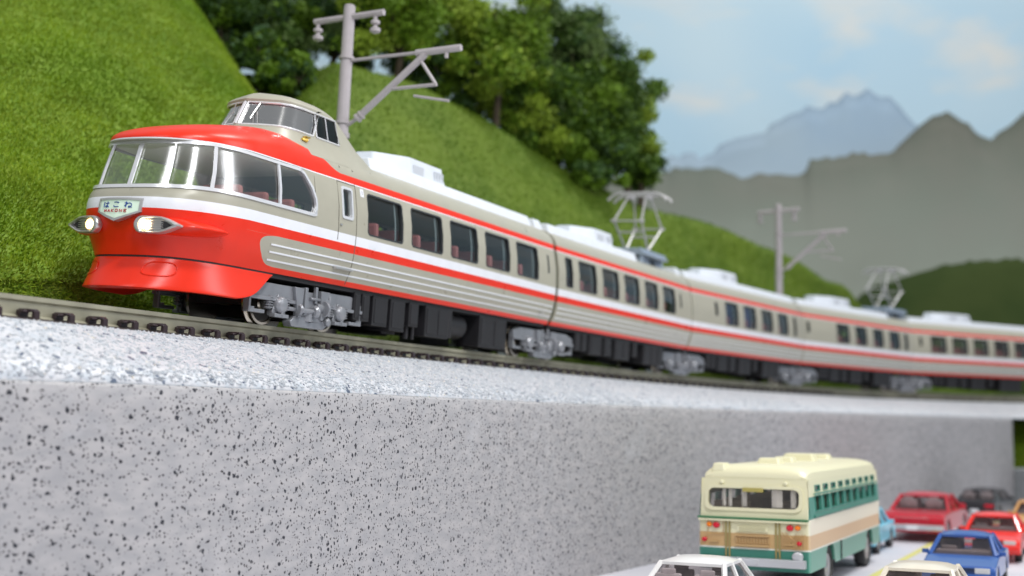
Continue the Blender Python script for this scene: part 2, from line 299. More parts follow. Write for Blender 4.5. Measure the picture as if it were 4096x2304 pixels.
# loose stones on the near part of the bed
def stones():
    V, F, Mi = [], [], []; base = np.array([(1, 0, 0), (-1, 0, 0), (0, 1, 0), (0, -1, 0), (0, 0, 1), (0, 0, -1)], float)*.5
    fc = np.array([(0, 2, 4), (2, 1, 4), (1, 3, 4), (3, 0, 4), (2, 0, 5), (1, 2, 5), (3, 1, 5), (0, 3, 5)])
    k = 0; rowsA = [[np.array(p) for p in r_] for r_ in rows]; n = 0
    lens = []
    for i in range(len(SS)-1):
        s = SS[i]
        if s < -14 or s > 26: continue
        ds = SS[i+1]-SS[i]; wid = np.linalg.norm(rowsA[i][3]-rowsA[i][-2]); cnt = int(ds*wid*(340 if s < 12 else 110))
        u = rng.random(cnt); q = rng.random(cnt)*(len(rowsA[i])-3.0)+1.6
        q = np.where(rng.random(cnt) < .8, 3+rng.random(cnt)**1.0*(len(rowsA[i])-5.05), 2.3+rng.random(cnt)*.7)
        for a_, b_ in zip(u, q):
            j = int(b_); f_ = b_-j; j2 = min(j+1, len(rowsA[i])-1)
            p = (rowsA[i][j]*(1-f_)+rowsA[i][j2]*f_)*(1-a_)+(rowsA[i+1][j]*(1-f_)+rowsA[i+1][j2]*f_)*a_
            lens.append(p)
    P = np.array(lens); n = len(P); sz = rng.uniform(.040, .078, (n, 1, 1))*rng.uniform(.7, 1.3, (n, 1, 3))*np.array([1.1, .95, .6])
    th = rng.uniform(0, 6.28, n); ph = rng.uniform(-.4, .4, n)
    b0 = base[None]*1.0*sz+rng.normal(0, .006, (n, 6, 3))
    c, s_ = np.cos(th)[:, None], np.sin(th)[:, None]; x = b0[..., 0]*c-b0[..., 1]*s_; y = b0[..., 0]*s_+b0[..., 1]*c
    c, s_ = np.cos(ph)[:, None], np.sin(ph)[:, None]; z = b0[..., 2]*c-y*s_; y = b0[..., 2]*s_+y*c
    V = np.stack([x, y, z], -1)+P[:, None, :]+np.array([0, 0, -.004]); F = (fc[None]+6*np.arange(n)[:, None, None]).reshape(-1, 3)
    r_ = rng.random(n); mi = np.where(r_ < .028, 2, np.where(r_ < .30, 1, np.where(r_ < .985, 0, 3)))
    o = tris_mesh('ballast_stones', V.reshape(-1, 3), F, [plain('pale_stone', (.50, .525, .56), .4), plain('blue_grey_stone', (.455, .495, .545), .28), plain('slate_stone', (.10, .12, .19), .35), plain('cream_stone', (.74, .69, .62), .3)], np.repeat(mi, 8))
    tag(o, kind='stuff'); o.data.polygons.foreach_set('use_smooth', [True]*len(o.data.polygons)); return o
stones()

# ------------------------------------------------------------------ track: rails, sleepers, chairs
tr = empty('railway_track', track(0, 0, -1.35)[0]); tag(tr, 'olive grey steel railway track on dark sleepers curving along the wall top', 'railway track')
trinv = Vector(tr.location)
for t0 in (.75, -.75):
    prof = [(-.17, -.36), (.17, -.36), (.17, -.33), (.035, -.29), (.035, -.10), (.075, -.07), (.075, 0), (-.075, 0), (-.075, -.07), (-.035, -.10), (-.035, -.29), (-.17, -.33)]
    rings = []
    for s in np.concatenate([np.arange(-24, 12, 1.2), np.arange(12, 84, 1.0)]):
        rings.append([track(s, t0+a, -.985+z)[0]-trinv for a, z in prof])
    MB().loft(rings, True, True).build('rail', M_rail, tr)
sl = MB(); sl.box((0, 0, 0), (.27, 1.86, .12)); slm = sl.mesh('sleeper', M_sleeper)
ch = MB()
for y in (-.75, .75):
    for sg in (-1, 1):
        ch.box((0, y+sg*.20, .045), (.20, .20, .05)); ch.box((0, y+sg*.11, .09), (.17, .10, .07))
    ch.box((.0, y-.26, .03), (.15, .10, .13), taper=.8)
ch2 = MB(); ch2.box((.03, -1.10, .03), (.13, .09, .25), taper=.8); ch2.box((0, -.97, .15), (.16, .28, .05)); ch2.box((-.11, -1.0, .13), (.14, .10, .045)); ch2.box((0, -.85, .08), (.19, .08, .16)); 
chm = ch2.mesh('rail_chair', M_chair); chm2 = None
k = 0; s = -24.0
while s < 78:
    p, h = track(s, 0, -1.36); o = bpy.data.objects.new('sleeper', slm); col.objects.link(o); o.parent = tr; o.location = p-trinv; o.rotation_euler = (CANT, 0, h)
    if s < 40:
        c = bpy.data.objects.new('rail_chair', chm); col.objects.link(c); c.parent = o; b_ = c.modifiers.new('b', 'BEVEL'); b_.width = .02; b_.segments = 2
    s += .72
# web dashes: the thin dark connecting strips below the near rail
wb = MB(); rings = []
for s in np.arange(-24, 80, 1.0): rings.append([track(s, t_, z_)[0]-trinv for t_, z_ in ((.90, -1.42), (1.16, -1.42), (1.16, -1.33), (.90, -1.33))])
wb.loft(rings, True, True).build('sleeper_web', M_sleeper, tr)

# ------------------------------------------------------------------ the express train
Z0 = .98                                   # local z = height over the sill + Z0 (origin at rail level)
TT = [(-.6, 1.30), (-.3, 1.25), (0, 1.235), (.15, 1.30), (.3, 1.36), (.5, 1.405), (.67, 1.43), (.9, 1.447), (1.14, 1.45), (1.6, 1.42), (2.0, 1.345), (2.15, 1.305), (2.3, 1.26)]
_tz = [a for a, _ in TT]; _tt = [b for _, b in TT]
def T(z): return float(np.interp(z, _tz, _tt))
def side(s, z, off=0, sg=1): return (s, -sg*(T(z)+off), z+Z0)
def paint(name, lead):
    m, nt, b = new_mat(name); tc = N(nt, 'ShaderNodeTexCoord'); sx = N(nt, 'ShaderNodeSeparateXYZ'); L(nt, tc.outputs['Object'], sx.inputs[0])
    z = N(nt, 'ShaderNodeMapRange', i1=Z0, i2=Z0+3.0, i3=0., i4=1.); L(nt, sx.outputs['Z'], z.inputs[0])
    if lead:
        dr_ = N(nt, 'ShaderNodeMapRange', i1=-3.6, i2=-5.2, i3=0., i4=.045); L(nt, sx.outputs['X'], dr_.inputs[0]); za = N(nt, 'ShaderNodeMath', operation='ADD'); L(nt, sx.outputs['Z'], za.inputs[0]); L(nt, dr_.outputs[0], za.inputs[1]); L(nt, za.outputs[0], z.inputs[0])
    def ramp(stops):
        r_ = N(nt, 'ShaderNodeValToRGB'); r_.color_ramp.interpolation = 'CONSTANT'; el = r_.color_ramp.elements
        while len(el) < len(stops): el.new(.5)
        for e_, (p_, c_) in zip(el, stops): e_.position = max(0, p_/3); e_.color = (*c_, 1)
        L(nt, z.outputs[0], r_.inputs[0]); return r_.outputs[0]
    main = ramp([(0, RED), (.10, BEIGE), (.67, RED), (.85, WHITE), (1.05, BEIGE), (2.125, WHITE), (2.155, RED), (2.29, BEIGE)])
    if lead:
        nose = ramp([(0, RED), (.85, WHITE), (1.05, BEIGE), (2.125, RED), (2.9, RED)])
        def fcurve(src, pts_, x0, x1, y0, y1):
            mr = N(nt, 'ShaderNodeMapRange', i1=x0, i2=x1, i3=0., i4=1.); L(nt, src, mr.inputs[0])
            fc = N(nt, 'ShaderNodeFloatCurve'); cv = fc.mapping.curves[0]; P_ = [((a-x0)/(x1-x0), (b_-y0)/(y1-y0)) for a, b_ in pts_]
            while len(cv.points) < len(P_): cv.points.new(.5, .5)
            for q, p_ in zip(cv.points, P_): q.location = p_
            fc.mapping.update(); L(nt, mr.outputs[0], fc.inputs[1]); o_ = N(nt, 'ShaderNodeMapRange', i1=0., i2=1., i3=y0, i4=y1); L(nt, fc.outputs[0], o_.inputs[0]); return o_.outputs[0]
        # left end of the beige lower panel: s_left(z)
        sl_ = fcurve(sx.outputs['Z'], [(Z0, -2.2), (Z0+.10, -2.55), (Z0+.13, -2.80), (Z0+.2, -2.95), (Z0+.3, -3.06), (Z0+.42, -3.15), (Z0+.52, -3.19), (Z0+.59, -3.15), (Z0+.64, -3.04), (Z0+.665, -2.86), (Z0+.69, -2.4)], Z0, Z0+.7, -4, -2)
        inp = N(nt, 'ShaderNodeMath', operation='GREATER_THAN'); L(nt, sx.outputs['X'], inp.inputs[0]); L(nt, sl_, inp.inputs[1])
        lowz = N(nt, 'ShaderNodeMath', operation='LESS_THAN', i1=Z0+.678); L(nt, sx.outputs['Z'], lowz.inputs[0])
        mx = N(nt, 'ShaderNodeMixRGB'); L(nt, inp.outputs[0], mx.inputs[0]); L(nt, nose, mx.inputs[1]); L(nt, main, mx.inputs[2])
        # above 1.5: red up to the sweeping line z_red(s)
        zr = fcurve(sx.outputs['X'], [(-6, 3.4), (-3.1, 3.4), (-2.75, 2.95), (-2.35, 2.78), (-1.87, 2.715), (-1.5, 2.66), (-1.2, 2.57), (-.95, 2.45), (-.75, 2.35), (-.55, 2.30), (-.3, 2.29), (1, 2.29)], -6, 1, 2, 3.5)
        zrr = N(nt, 'ShaderNodeMath', operation='ADD', i1=Z0); L(nt, zr, zrr.inputs[0])
        lt = N(nt, 'ShaderNodeMath', operation='LESS_THAN'); L(nt, sx.outputs['Z'], lt.inputs[0]); L(nt, zrr.outputs[0], lt.inputs[1])
        gt = N(nt, 'ShaderNodeMath', operation='GREATER_THAN', i1=Z0+2.155); L(nt, za.outputs[0], gt.inputs[0])
        up = N(nt, 'ShaderNodeMath', operation='MULTIPLY'); L(nt, lt.outputs[0], up.inputs[0]); L(nt, gt.outputs[0], up.inputs[1])
        m2 = N(nt, 'ShaderNodeMixRGB'); m2.inputs[2].default_value = (*RED, 1); L(nt, up.outputs[0], m2.inputs[0])
        # middle zone uses the plain bands
        m3 = N(nt, 'ShaderNodeMixRGB'); L(nt, lowz.outputs[0], m3.inputs[0]); L(nt, main, m3.inputs[1]); L(nt, mx.outputs[0], m3.inputs[2])
        L(nt, m3.outputs[0], m2.inputs[1]); main = m2.outputs[0]
    nz = N(nt, 'ShaderNodeTexNoise', i2=2.5, i3=5.0); L(nt, tc.outputs['Object'], nz.inputs[0]); mr = N(nt, 'ShaderNodeMapRange', i1=.3, i2=.7, i3=.965, i4=1.035); L(nt, nz.outputs[0], mr.inputs[0])
    hs = N(nt, 'ShaderNodeHueSaturation'); L(nt, main, hs.inputs['Color']); L(nt, mr.outputs[0], hs.inputs['Value']); L(nt, hs.outputs[0], b.inputs['Base Color'])
    rr = N(nt, 'ShaderNodeMapRange', i1=.3, i2=.7, i3=.27, i4=.40); L(nt, nz.outputs[0], rr.inputs[0]); L(nt, rr.outputs[0], b.inputs['Roughness'])
    return m
M_paint, M_lead = paint('coach_paint', False), paint('lead_coach_paint', True)

def ease_round(rect, r_=.09, n=3):     # corner polygon of a rounded rectangle (s0,z0,s1,z1)
    a, b, c, d = rect; out = []
    for cx, cz, a0 in ((c-r_, d-r_, 0), (a+r_, d-r_, 90), (a+r_, b+r_, 180), (c-r_, b+r_, 270)):
        for k in range(n+1):
            t = R(a0+90*k/n); out.append((cx+r_*math.cos(t), cz+r_*math.sin(t)))
    return out
def ring_poly(outer, inner, fn, off, depth, mb, mi=0):
    """flat ring between two polygons with the same count, extruded"""
    n = len(outer); vs = [fn(*p, off) for p in outer]+[fn(*p, off) for p in inner]+[fn(*p, off-depth) for p in outer]+[fn(*p, off-depth) for p in inner]
    fs = []
    for i in range(n):
        j = (i+1) % n; fs += [(i, j, n+j, n+i), (i, j, 2*n+j, 2*n+i), (n+i, n+j, 3*n+j, 3*n+i)]
    mb.add(vs, fs, mi)
M_frame = plain('dark_window_gasket', (.030, .034, .038), .35); M_strip = plain('strip_grey', (.25, .28, .30), .4)

def shell(mb, xs, openings, T0=None, roof_top=2.88, x_to=None):
    """both sides of a coach from xs[0] to xs[-1] with openings (s0,z0,s1,z1) left out, plus the roof"""
    zs = [0, .05, .1, .15, .3, .5, .67, .85, .95, 1.05, 1.14, 1.3, 1.45, 1.6, 1.8, 2.05, 2.15]
    for o in openings: zs += [o[1], o[3]]
    zs = sorted(set(round(z, 3) for z in zs)); xs = sorted(set([round(x, 3) for x in xs]+[round(o[k], 3) for o in openings for k in (0, 2)]))
    for sg in (1, -1):
        rings = [[side(x, z, 0, sg) for x in xs] for z in zs]
        def skip(j, i):
            xm, zm = (xs[i]+xs[i+1])/2, (zs[j]+zs[j+1])/2
            return any(o[0] < xm < o[2] and o[1] < zm < o[3] for o in openings)
        mb.loft(rings, False, False, 0, skip)
        for o in openings:      # rounded corner webs
            rp = ease_round((o[0], o[1], o[2], o[3]), .10)
            q = len(rp)//4
            for c, (cx, cz) in enumerate(((o[2], o[3]), (o[0], o[3]), (o[0], o[1]), (o[2], o[1]))):
                arc = rp[c*q:(c+1)*q]; mb.add([side(cx, cz, 0, sg)]+[side(*p, 0, sg) for p in arc], [tuple(range(q+1))])
    th = [R(a) for a in (90, 80, 68, 56, 44, 32, 20, 8)]; th = th+[-t for t in reversed(th)]
    sup = lambda v, e: math.copysign(abs(v)**e, v)
    rings = []
    for x in (xs[0], xs[-1]):
        rings.append([(x, -1.305*sup(math.sin(t), 2/2.35), 2.15+Z0+(roof_top-2.15)*abs(math.cos(t))**(2/2.35)) for t in th])
    mb.loft([[rings[0][i] for i in range(len(th))], rings[1]], False)
def end_wall(mb, x, sgn):
    poly = [(T(z), z) for z in (0, .15, .3, .5, .67, .9, 1.14, 1.6, 2.0, 2.15)]
    top = [(1.305*math.sin(R(a))**.85, 2.15+.73*math.cos(R(a))**.85) for a in (80, 68, 56, 44, 32, 20, 8)]
    half = poly+top; full = [(x, -t, z+Z0) for t, z in half]+[(x, t, z+Z0) for t, z in reversed(half)]
    mb.add(full, [tuple(range(len(full)))])

def make_window(rect, parent, r_=.10, name='window', frame=M_frame, edge_strip=True, sgs=(1, -1)):
    for sg in sgs:
        mb = MB(); outer = ease_round(rect, r_); inner = ease_round((rect[0]+.04, rect[1]+.035, rect[2]-.04, rect[3]-.035), max(.03, r_-.03))
        ring_poly(outer, inner, lambda s, z, o: side(s, z, o, sg), .004, .09, mb)
        w = mb.build(name, frame, parent, True)
        g = MB(); n = 6; zs_ = np.linspace(rect[1]+.02, rect[3]-.02, n); g.loft([[side(rect[0]+.02, z, -.055, sg), side(rect[2]-.02, z, -.055, sg)] for z in zs_], False)
        g.build('pane', M_glass, w)
        if edge_strip and rect[2]-rect[0] > .8:
            p = MB(); p.loft([[side(rect[2]-a, z, -.075, sg) for a in (.26, .20)] for z in zs_], False); p.build('window_strip', M_strip, w)  # grey upright strip near the rear edge of wider windows

seat_m = MB(); seat_m.box((0, 0, .24), (.46, 1.0, .16), 0); seat_m.box((-.24, 0, .46), (.15, .98, .66), 1, taper=.92)
seat_mesh = seat_m.mesh('seat', [M_seat, M_seatb])
def seats(parent, xs):
    for x in xs:
        for y in (-.78, .78):
            o = bpy.data.objects.new('seat', seat_mesh); col.objects.link(o); o.parent = parent; o.location = (x, y, Z0+.72); bv = o.modifiers.new('b', 'BEVEL'); bv.width = .06; bv.segments = 2

# ---- bogie: side frames, axle boxes, springs, brake gear, wheels
BOGIE = {}
def bogie_proto(wb=2.1):
    """meshes of one bogie, each piece once; placed by make_bogie"""
    h = wb/2; out = []
    for sg in (-1, 1):
        Y = sg*1.08; f = MB()
        for e in (-1, 1):
            poly = [(e*.45, .80), (e*1.55, .80), (e*1.98, .70), (e*1.98, .66), (e*1.95, .50), (e*.50, .50), (e*.45, .55)]
            f.prism(poly, lambda u, v_, d: (u, Y+d*sg, v_), -.05, .05)
            f.prism([(e*.45, .46), (e*2.0, .46), (e*2.0, .53), (e*.45, .53)], lambda u, v_, d: (u, Y+d*sg, v_), -.02, .10)
            f.box((e*1.95, Y, .42), (.06, .14, .44)); f.box((e*1.72, Y+.01*sg, .235), (.46, .14, .07)); f.box((e*1.88, Y, .27), (.18, .12, .08))
            f.prism([(e*.30, .80), (e*.62, .80), (e*.44, .05+.16), (e*.36, .20)], lambda u, v_, d: (u, Y+d*sg, v_), .02, .13)
        f.box((0, Y-.02*sg, .60), (.95, .08, .30)); out.append(('side_frame', f.mesh('side_frame', M_bogie), .012, None))
        for e in (-1, 1):
            b = MB(); cx = e*h; b.lathe((cx, Y+.04*sg, .40), (0, sg, 0), [(-.12, .17), (.10, .17), (.16, .13), (.18, .05)], 14)
            b.prism([(cx-.20, .18), (cx+.20, .18), (cx+.22, .26), (cx+.10, .50), (cx+.05, .60), (cx-.05, .60), (cx-.10, .50), (cx-.22, .26)], lambda u, v_, d: (u, Y+d*sg, v_), -.04, .09)
            b.box((cx, Y+.10*sg, .19), (.46, .14, .07)); b.cyl((cx, Y+.16*sg, .20), (cx, Y+.16*sg, .52), .035, n=8)
            b.cyl((cx-e*.2, Y+.05*sg, .37), (e*.25, Y+.05*sg, .35), .045, n=8); out.append(('axle_box', b.mesh('axle_box', M_bogie, True), .01, None))
            for q in (-.27, .27):
                sp = MB(); sp.cyl((e*h+q, Y+.02*sg, .30), (e*h+q, Y+.02*sg, .56), .06, n=8)
                for k in range(5): sp.lathe((e*h+q, Y+.02*sg, .33+k*.05), (0, 0, 1), [(-.014, .085), (-.006, .10), (.006, .10), (.014, .085)], 12)
                out.append(('coil_spring', sp.mesh('coil_spring', M_bogie, True), 0, None))
        k_ = MB()
        k_.cyl((-.42, Y+.10*sg, .36), (.10, Y+.10*sg, .36), .055, n=10); k_.lathe((.12, Y+.10*sg, .36), (1, 0, 0), [(-.05, .10), (0, .14), (.05, .14), (.08, .08)], 14)
        k_.cyl((.20, Y+.08*sg, .45), (.62, Y+.08*sg, .45), .10, n=12); k_.lathe((.42, Y+.12*sg, .44), (1, 0, 0), [(-.03, .17), (.03, .17)], 14)
        k_.cyl((.0, Y+.08*sg, .62), (.40, Y+.08*sg, .62), .035, n=8); k_.box((.2, Y+.06*sg, .70), (.07, .07, .34)); k_.box((-.18, Y+.05*sg, .55), (.09, .12, .55)); k_.box((.55, Y+.09*sg, .58), (.12, .10, .12))
        k_.lathe((-.44, Y+.12*sg, .36), (1, 0, 0), [(-.04, .09), (.0, .13), (.05, .09)], 12)
        k_.cyl((.62, Y+.12*sg, .30), (.62, Y+.12*sg, .74), .028, n=8); k_.cyl((.0, Y, .15), (.0, Y, .34), .13, n=12); k_.box((.28, Y, .24), (.30, .14, .16)); k_.box((.1, Y+.02*sg, .45), (1.1, .05, .42))
        out.append(('brake_gear', k_.mesh('brake_gear', M_bogie, True), .008, None))
        bo_ = MB(); bo_.prism([(-.55, .02), (.55, .02), (.78, .16), (.70, .22), (.22, .16), (.05, .14), (-.10, .24), (-.45, .24), (-.62, .12)], lambda u, v_, d: (u, Y+d*sg, v_), -.14, .06)
        bo_.lathe((.66, Y+.06*sg, .19), (0, sg, 0), [(-.06, .09), (.05, .09), (.08, .05)], 12); out.append(('bolster', bo_.mesh('bolster', M_bogie), .015, None))
    for e in (-1, 1):
        ax = MB(); ax.cyl((e*h, -.72, .42), (e*h, .72, .42), .07, n=10); out.append(('axle', ax.mesh('axle', M_wheel, True), 0, None))
        for sg in (-1, 1):
            w = MB(); y = sg*.70
            w.lathe((e*h, y, .42), (0, sg, 0), [(-.06, .30), (-.06, .50), (-.02, .50), (.0, .425), (.075, .42), (.08, .37), (.045, .355), (.045, .15), (.09, .12), (.09, .04)], 36)
            w.lathe((e*h, y, .42), (0, sg, 0), [(.0, .05), (.052, .05), (.052, .35), (.0, .35)], 30, 1)
            out.append(('wheel', w.mesh('wheel', [M_wheel, M_axle], True), 0, None))
    ce = MB(); ce.box((0, 0, .55), (2.6, 1.5, .34)); ce.box((0, 0, .30), (.9, 1.6, .3)); out.append(('bogie_core', ce.mesh('bogie_core', M_dark), 0, None)); return out
def make_bogie(parent, x):
    if not BOGIE: BOGIE['p'] = bogie_proto()
    bg = empty('bogie', (x, 0, 0), parent=parent)
    for nm, me, bv, _ in BOGIE['p']:
        o = bpy.data.objects.new(nm, me); col.objects.link(o); o.parent = bg
        if bv: b = o.modifiers.new('bevel', 'BEVEL'); b.width = bv; b.segments = 2; b.limit_method = 'ANGLE'; b.angle_limit = R(30)
    return bg

def underfloor(parent, x0, x1, lay):
    fl = MB(); fl.box(((x0+x1)/2, 0, Z0-.03), (x1-x0, 2.3, .10)); fl.box(((x0+x1)/2, 0, Z0+.07), (x1-x0-.1, 2.4, .12)); fl.build('underframe', M_dark, parent)
    for (a, b, d) in lay:
        zc = Z0-.06-d/2
        for sg in (-1, 1):
            e = MB(); e.box(((a+b)/2, sg*.85, zc), (b-a, .66, d)); n = max(1, int((b-a)/.55))
            for k in range(n):
                w = (b-a)/n; e.box((a+w*(k+.5), sg*1.185, zc), (w*.8, .03, d*.82))
            e.build('equipment_box', M_box, parent, bevel=.015)
M_grille = plain('grille_grey', (.55, .585, .64), .6)  # a greyer tone than the roof plastic
def roof_unit(parent, a, b, duct):
    h = MB(); z0, z1 = Z0+2.72, Z0+3.36
    pts_ = [(a, .25), (a+.75, .80), (b-.28, .82), (b, .72)]
    lo = [(x-.12 if i == 0 else x+(.10 if i == 3 else 0), -(y+.06), z0) for i, (x, y) in enumerate(pts_)]; lo += [(x, -y, z) for x, y, z in reversed(lo)]
    hi = [(x, -y, z1) for x, y in ((a, .22), (a+.75, .76), (b-.35, .76), (b-.25, .66))]; hi += [(x, -y, z) for x, y, z in reversed(hi)]
    mi = [(x+.02, y*.97, z1+.03) for x, y, z in hi]
    h.loft([lo, hi], True, False); h.add(hi, [tuple(range(8))]); o = h.build('air_conditioner', M_roof, parent, bevel=.04)
    for sg in (-1, 1):
        gr = MB(); gr.box((b-.55, sg*(.802), Z0+3.12), (.46, .012, .24))
        for k in range(4): gr.box((b-.75+k*.13, sg*(.815), Z0+3.12), (.05, .02, .22))
        gr.build('grille', M_grille, o); gr = MB(); gr.box((a+1.15, sg*.805, Z0+3.10), (.5, .02, .22)); gr.build('access_panel', M_grille, o)
    for (u, v_) in duct:
        d = MB(); lo = [(u, -.98, Z0+2.62), (v_, -.98, Z0+2.62), (v_, .98, Z0+2.62), (u, .98, Z0+2.62)]; hi = [(u+.05, -.84, Z0+2.98), (v_-.10, -.84, Z0+2.98), (v_-.10, .84, Z0+2.98), (u+.05, .84, Z0+2.98)]
        d.loft([lo, hi], True, True); d.build('roof_duct', M_roof, parent, bevel=.03)
def strips(parent, a, b):
    for z in (.51, .37, .22):
        for sg in (1, -1):
            s_ = MB()
            for (u, v_) in ((a, b),):
                s_.loft([[side(u, z-.018, .000, sg), side(v_, z-.018, .000, sg)], [side(u, z-.013, .014, sg), side(v_, z-.013, .014, sg)], [side(u, z+.013, .014, sg), side(v_, z+.013, .014, sg)], [side(u, z+.018, .000, sg), side(v_, z+.018, .000, sg)]], False)
            s_.build('trim_strip', M_white, parent)
def coach_root(i, name):
    a, b = Vector(JC[i]), Vector(JC[i+1]); d = b-a; Lc = d.length; psi = math.atan2(d.y, d.x); n = Vector((math.sin(psi), -math.cos(psi)))
    t = .0; zz = -.98+.9; tt = zz*math.sin(CANT); loc = a+n*tt
    return empty(name, (loc.x, loc.y, EYE+SP-.9+zz*math.cos(CANT)), (CANT, 0, psi)), Lc
def pantograph(parent, x, squash=1.0):
    pn = empty('pantograph', (x, 0, Z0+2.85), parent=parent)
    b = MB(); b.box((0, 0, .30), (2.5, 1.5, .10)); b.box((-.4, 0, .12), (1.0, 1.1, .34), taper=.8); b.box((.9, 0, .14), (.6, 1.2, .36), taper=.7)
    for sx in (-1.0, 1.0):
        for sy in (-.55, .55): b.cyl((sx, sy, -.12), (sx, sy, .34), .13, .09, 10)
    b.box((0, .6, .42), (2.6, .10, .12)); b.box((0, -.6, .42), (2.6, .10, .12)); b.box((1.2, 0, .42), (.1, 1.3, .1)); b.box((-1.2, 0, .42), (.1, 1.3, .1)); b.build('pantograph_base', M_pbase, pn, bevel=.02)
    K = 1.05*squash; zk, zt = 1.45, 2.42
    lo = MB(); up = MB()
    for sx in (-1, 1):
        for sy in (-1, 1):
            kx = (sx*K, sy*.52, zk); lo.cyl((-sx*.02, sy*.42, .5), kx, .042, .034, 8); up.cyl(kx, (sx*.30, sy*.34, zt), .040, .03, 8)
            lo.lathe(kx, (0, 1, 0), [(-.10, .055), (.10, .055)], 8)
        lo.cyl((sx*K*.62, -.48, 1.1), (sx*K*.62, .48, 1.1), .035, n=8); lo.cyl((sx*K, -.52, zk), (sx*K, .52, zk), .028, n=8)
    lo.lathe((0, 0, .52), (0, 1, 0), [(-.5, .06), (.5, .06)], 10)
    lo.box((0, 0, .47), (.4, .9, .06)); lo.build('lower_arm', M_panto, pn, True); up.cyl((-.3, -.34, zt), (.3, -.34, zt), .03); up.cyl((-.3, .34, zt), (.3, .34, zt), .03); up.build('upper_arm', M_panto, pn, True)
    hd = MB()
    for sx in (-.28, .28):
        hd.tube([(sx, y, zt+.12+z_) for y, z_ in ((-1.12, -.22), (-1.0, -.10), (-.85, -.02), (-.7, .02), (0, .03), (.7, .02), (.85, -.02), (1.0, -.10), (1.12, -.22))], .055, 8)
    for sy in (-.34, .34): hd.box((0, sy, zt+.05), (.62, .08, .14))
    hd.build('collector_head', M_panto, pn, True); return pn

def trailer(i, windows, slits, hump, duct, label, blind=(), panto=None, lay=None):
    root, Lc = coach_root(i, 'train_coach'); a, b = .13, Lc-.13
    tag(root, label, 'train car', 'coaches of the red and beige express train')
    sh = MB(); ops = [(x0, 1.14, x1, 2.05) for x0, x1 in windows]+[(x0, z0, x1, z1) for x0, x1, z0, z1 in slits]
    shell(sh, [a, b], ops); end_wall(sh, a, -1); end_wall(sh, b, 1); sh.build('body_shell', M_paint, root, True, 40)
    for o in ops: make_window(o, root, .10 if o[2]-o[0] > .6 else .08)
    iw = MB(); iw.box((Lc/2, 0, Z0+.52), (b-a-.1, 2.5, .08)); iw.box((Lc/2, 0, Z0+2.12), (b-a-.1, 2.56, .05)); iw.box((a+.5, 0, Z0+1.35), (.06, 2.4, 1.6)); iw.box((b-1.1, 0, Z0+1.35), (.06, 2.4, 1.6)); iw.build('interior', M_floor, root)
    seats(root, [x0+.22 for x0, x1 in windows]+[x0+.95 for x0, x1 in windows])
    if blind:
        for k, (x0, x1, c) in enumerate(blind):
            mb = MB(); mb.loft([[(x0+.05, -1.20, Z0+1.18), (x1-.05, -1.20, Z0+1.18)], [(x0+.05, -1.16, Z0+2.0), (x1-.05, -1.16, Z0+2.0)]], False); mb.build('window_blind', plain('blue_counter_panel', c, .4), root)
    roof_unit(root, *hump, duct); strips(root, a+.05, b-.05); underfloor(root, a, b, lay or [(2.1, 2.5, .55), (2.6, 3.0, .55), (3.2, 4.2, .62), (4.4, 5.0, .6), (5.3, 6.6, .66), (6.9, 7.3, .5), (7.9, 9.9, .70)])
    # gangway to the coach ahead: dark rubber between the bodies
    gw = MB(); half = [(T(z)-.05, z) for z in (.02, .15, .3, .5, .67, .9, 1.14, 1.6, 2.0, 2.15)]+[(1.25*math.sin(R(q))**.85, 2.10+.70*math.cos(R(q))**.85) for q in (80, 68, 56, 44, 32, 20, 8)]
    full = [(-t, z+Z0) for t, z in half]+[(t, z+Z0) for t, z in reversed(half)]
    gw.prism(full, lambda u, v_, d: (d, u, v_), -.16, .16); gw.build('gangway', M_gasket, root)
    make_bogie(root, 0)
    if panto: pantograph(root, *panto)
    return root, Lc
STD = [(1.60, 2.95), (3.45, 4.79), (5.30, 6.62), (7.18, 8.42), (8.97, 10.22)]
trailer(1, STD, [(.62, 1.14, 1.16, 2.04), (10.72, 10.90, 1.42, 1.95)], (3.3, 5.75), [(.3, 7.5), (11.5, 11.95)], 'second coach of the red, white and beige train, raised pantograph over its rear end', panto=(9.75,))
trailer(2, [(3.23, 4.50), (5.11, 6.39), (7.04, 8.25), (8.92, 10.10)], [(2.2, 2.48, 1.42, 1.95), (10.78, 11.12, 1.16, 2.02)], (3.2, 5.85), [(.3, 11.9)], 'third coach of the train, its first two windows deep blue', blind=[(3.23, 4.5, (.01, .03, .12)), (5.11, 6.39, (.04, .05, .19))])
trailer(3, [(3.32, 4.61), (5.28, 6.50), (7.23, 8.37), (9.10, 10.32)], [(.34, .64, 1.45, 1.95), (10.87, 11.3, 1.16, 2.02)], (3.2, 6.0), [(.3, 9.9)], 'fourth coach of the train, green and brown windows, pantograph half lost in blur', panto=(11.3, .95))
trailer(4, [(x, x+1.3) for x in (1.55, 3.36, 5.17, 7.02, 8.85)], [(.60, .84, 1.45, 1.95)], (3.0, 5.9), [(.3, 11.9)], 'farthest coach of the train, running out of frame at the right')

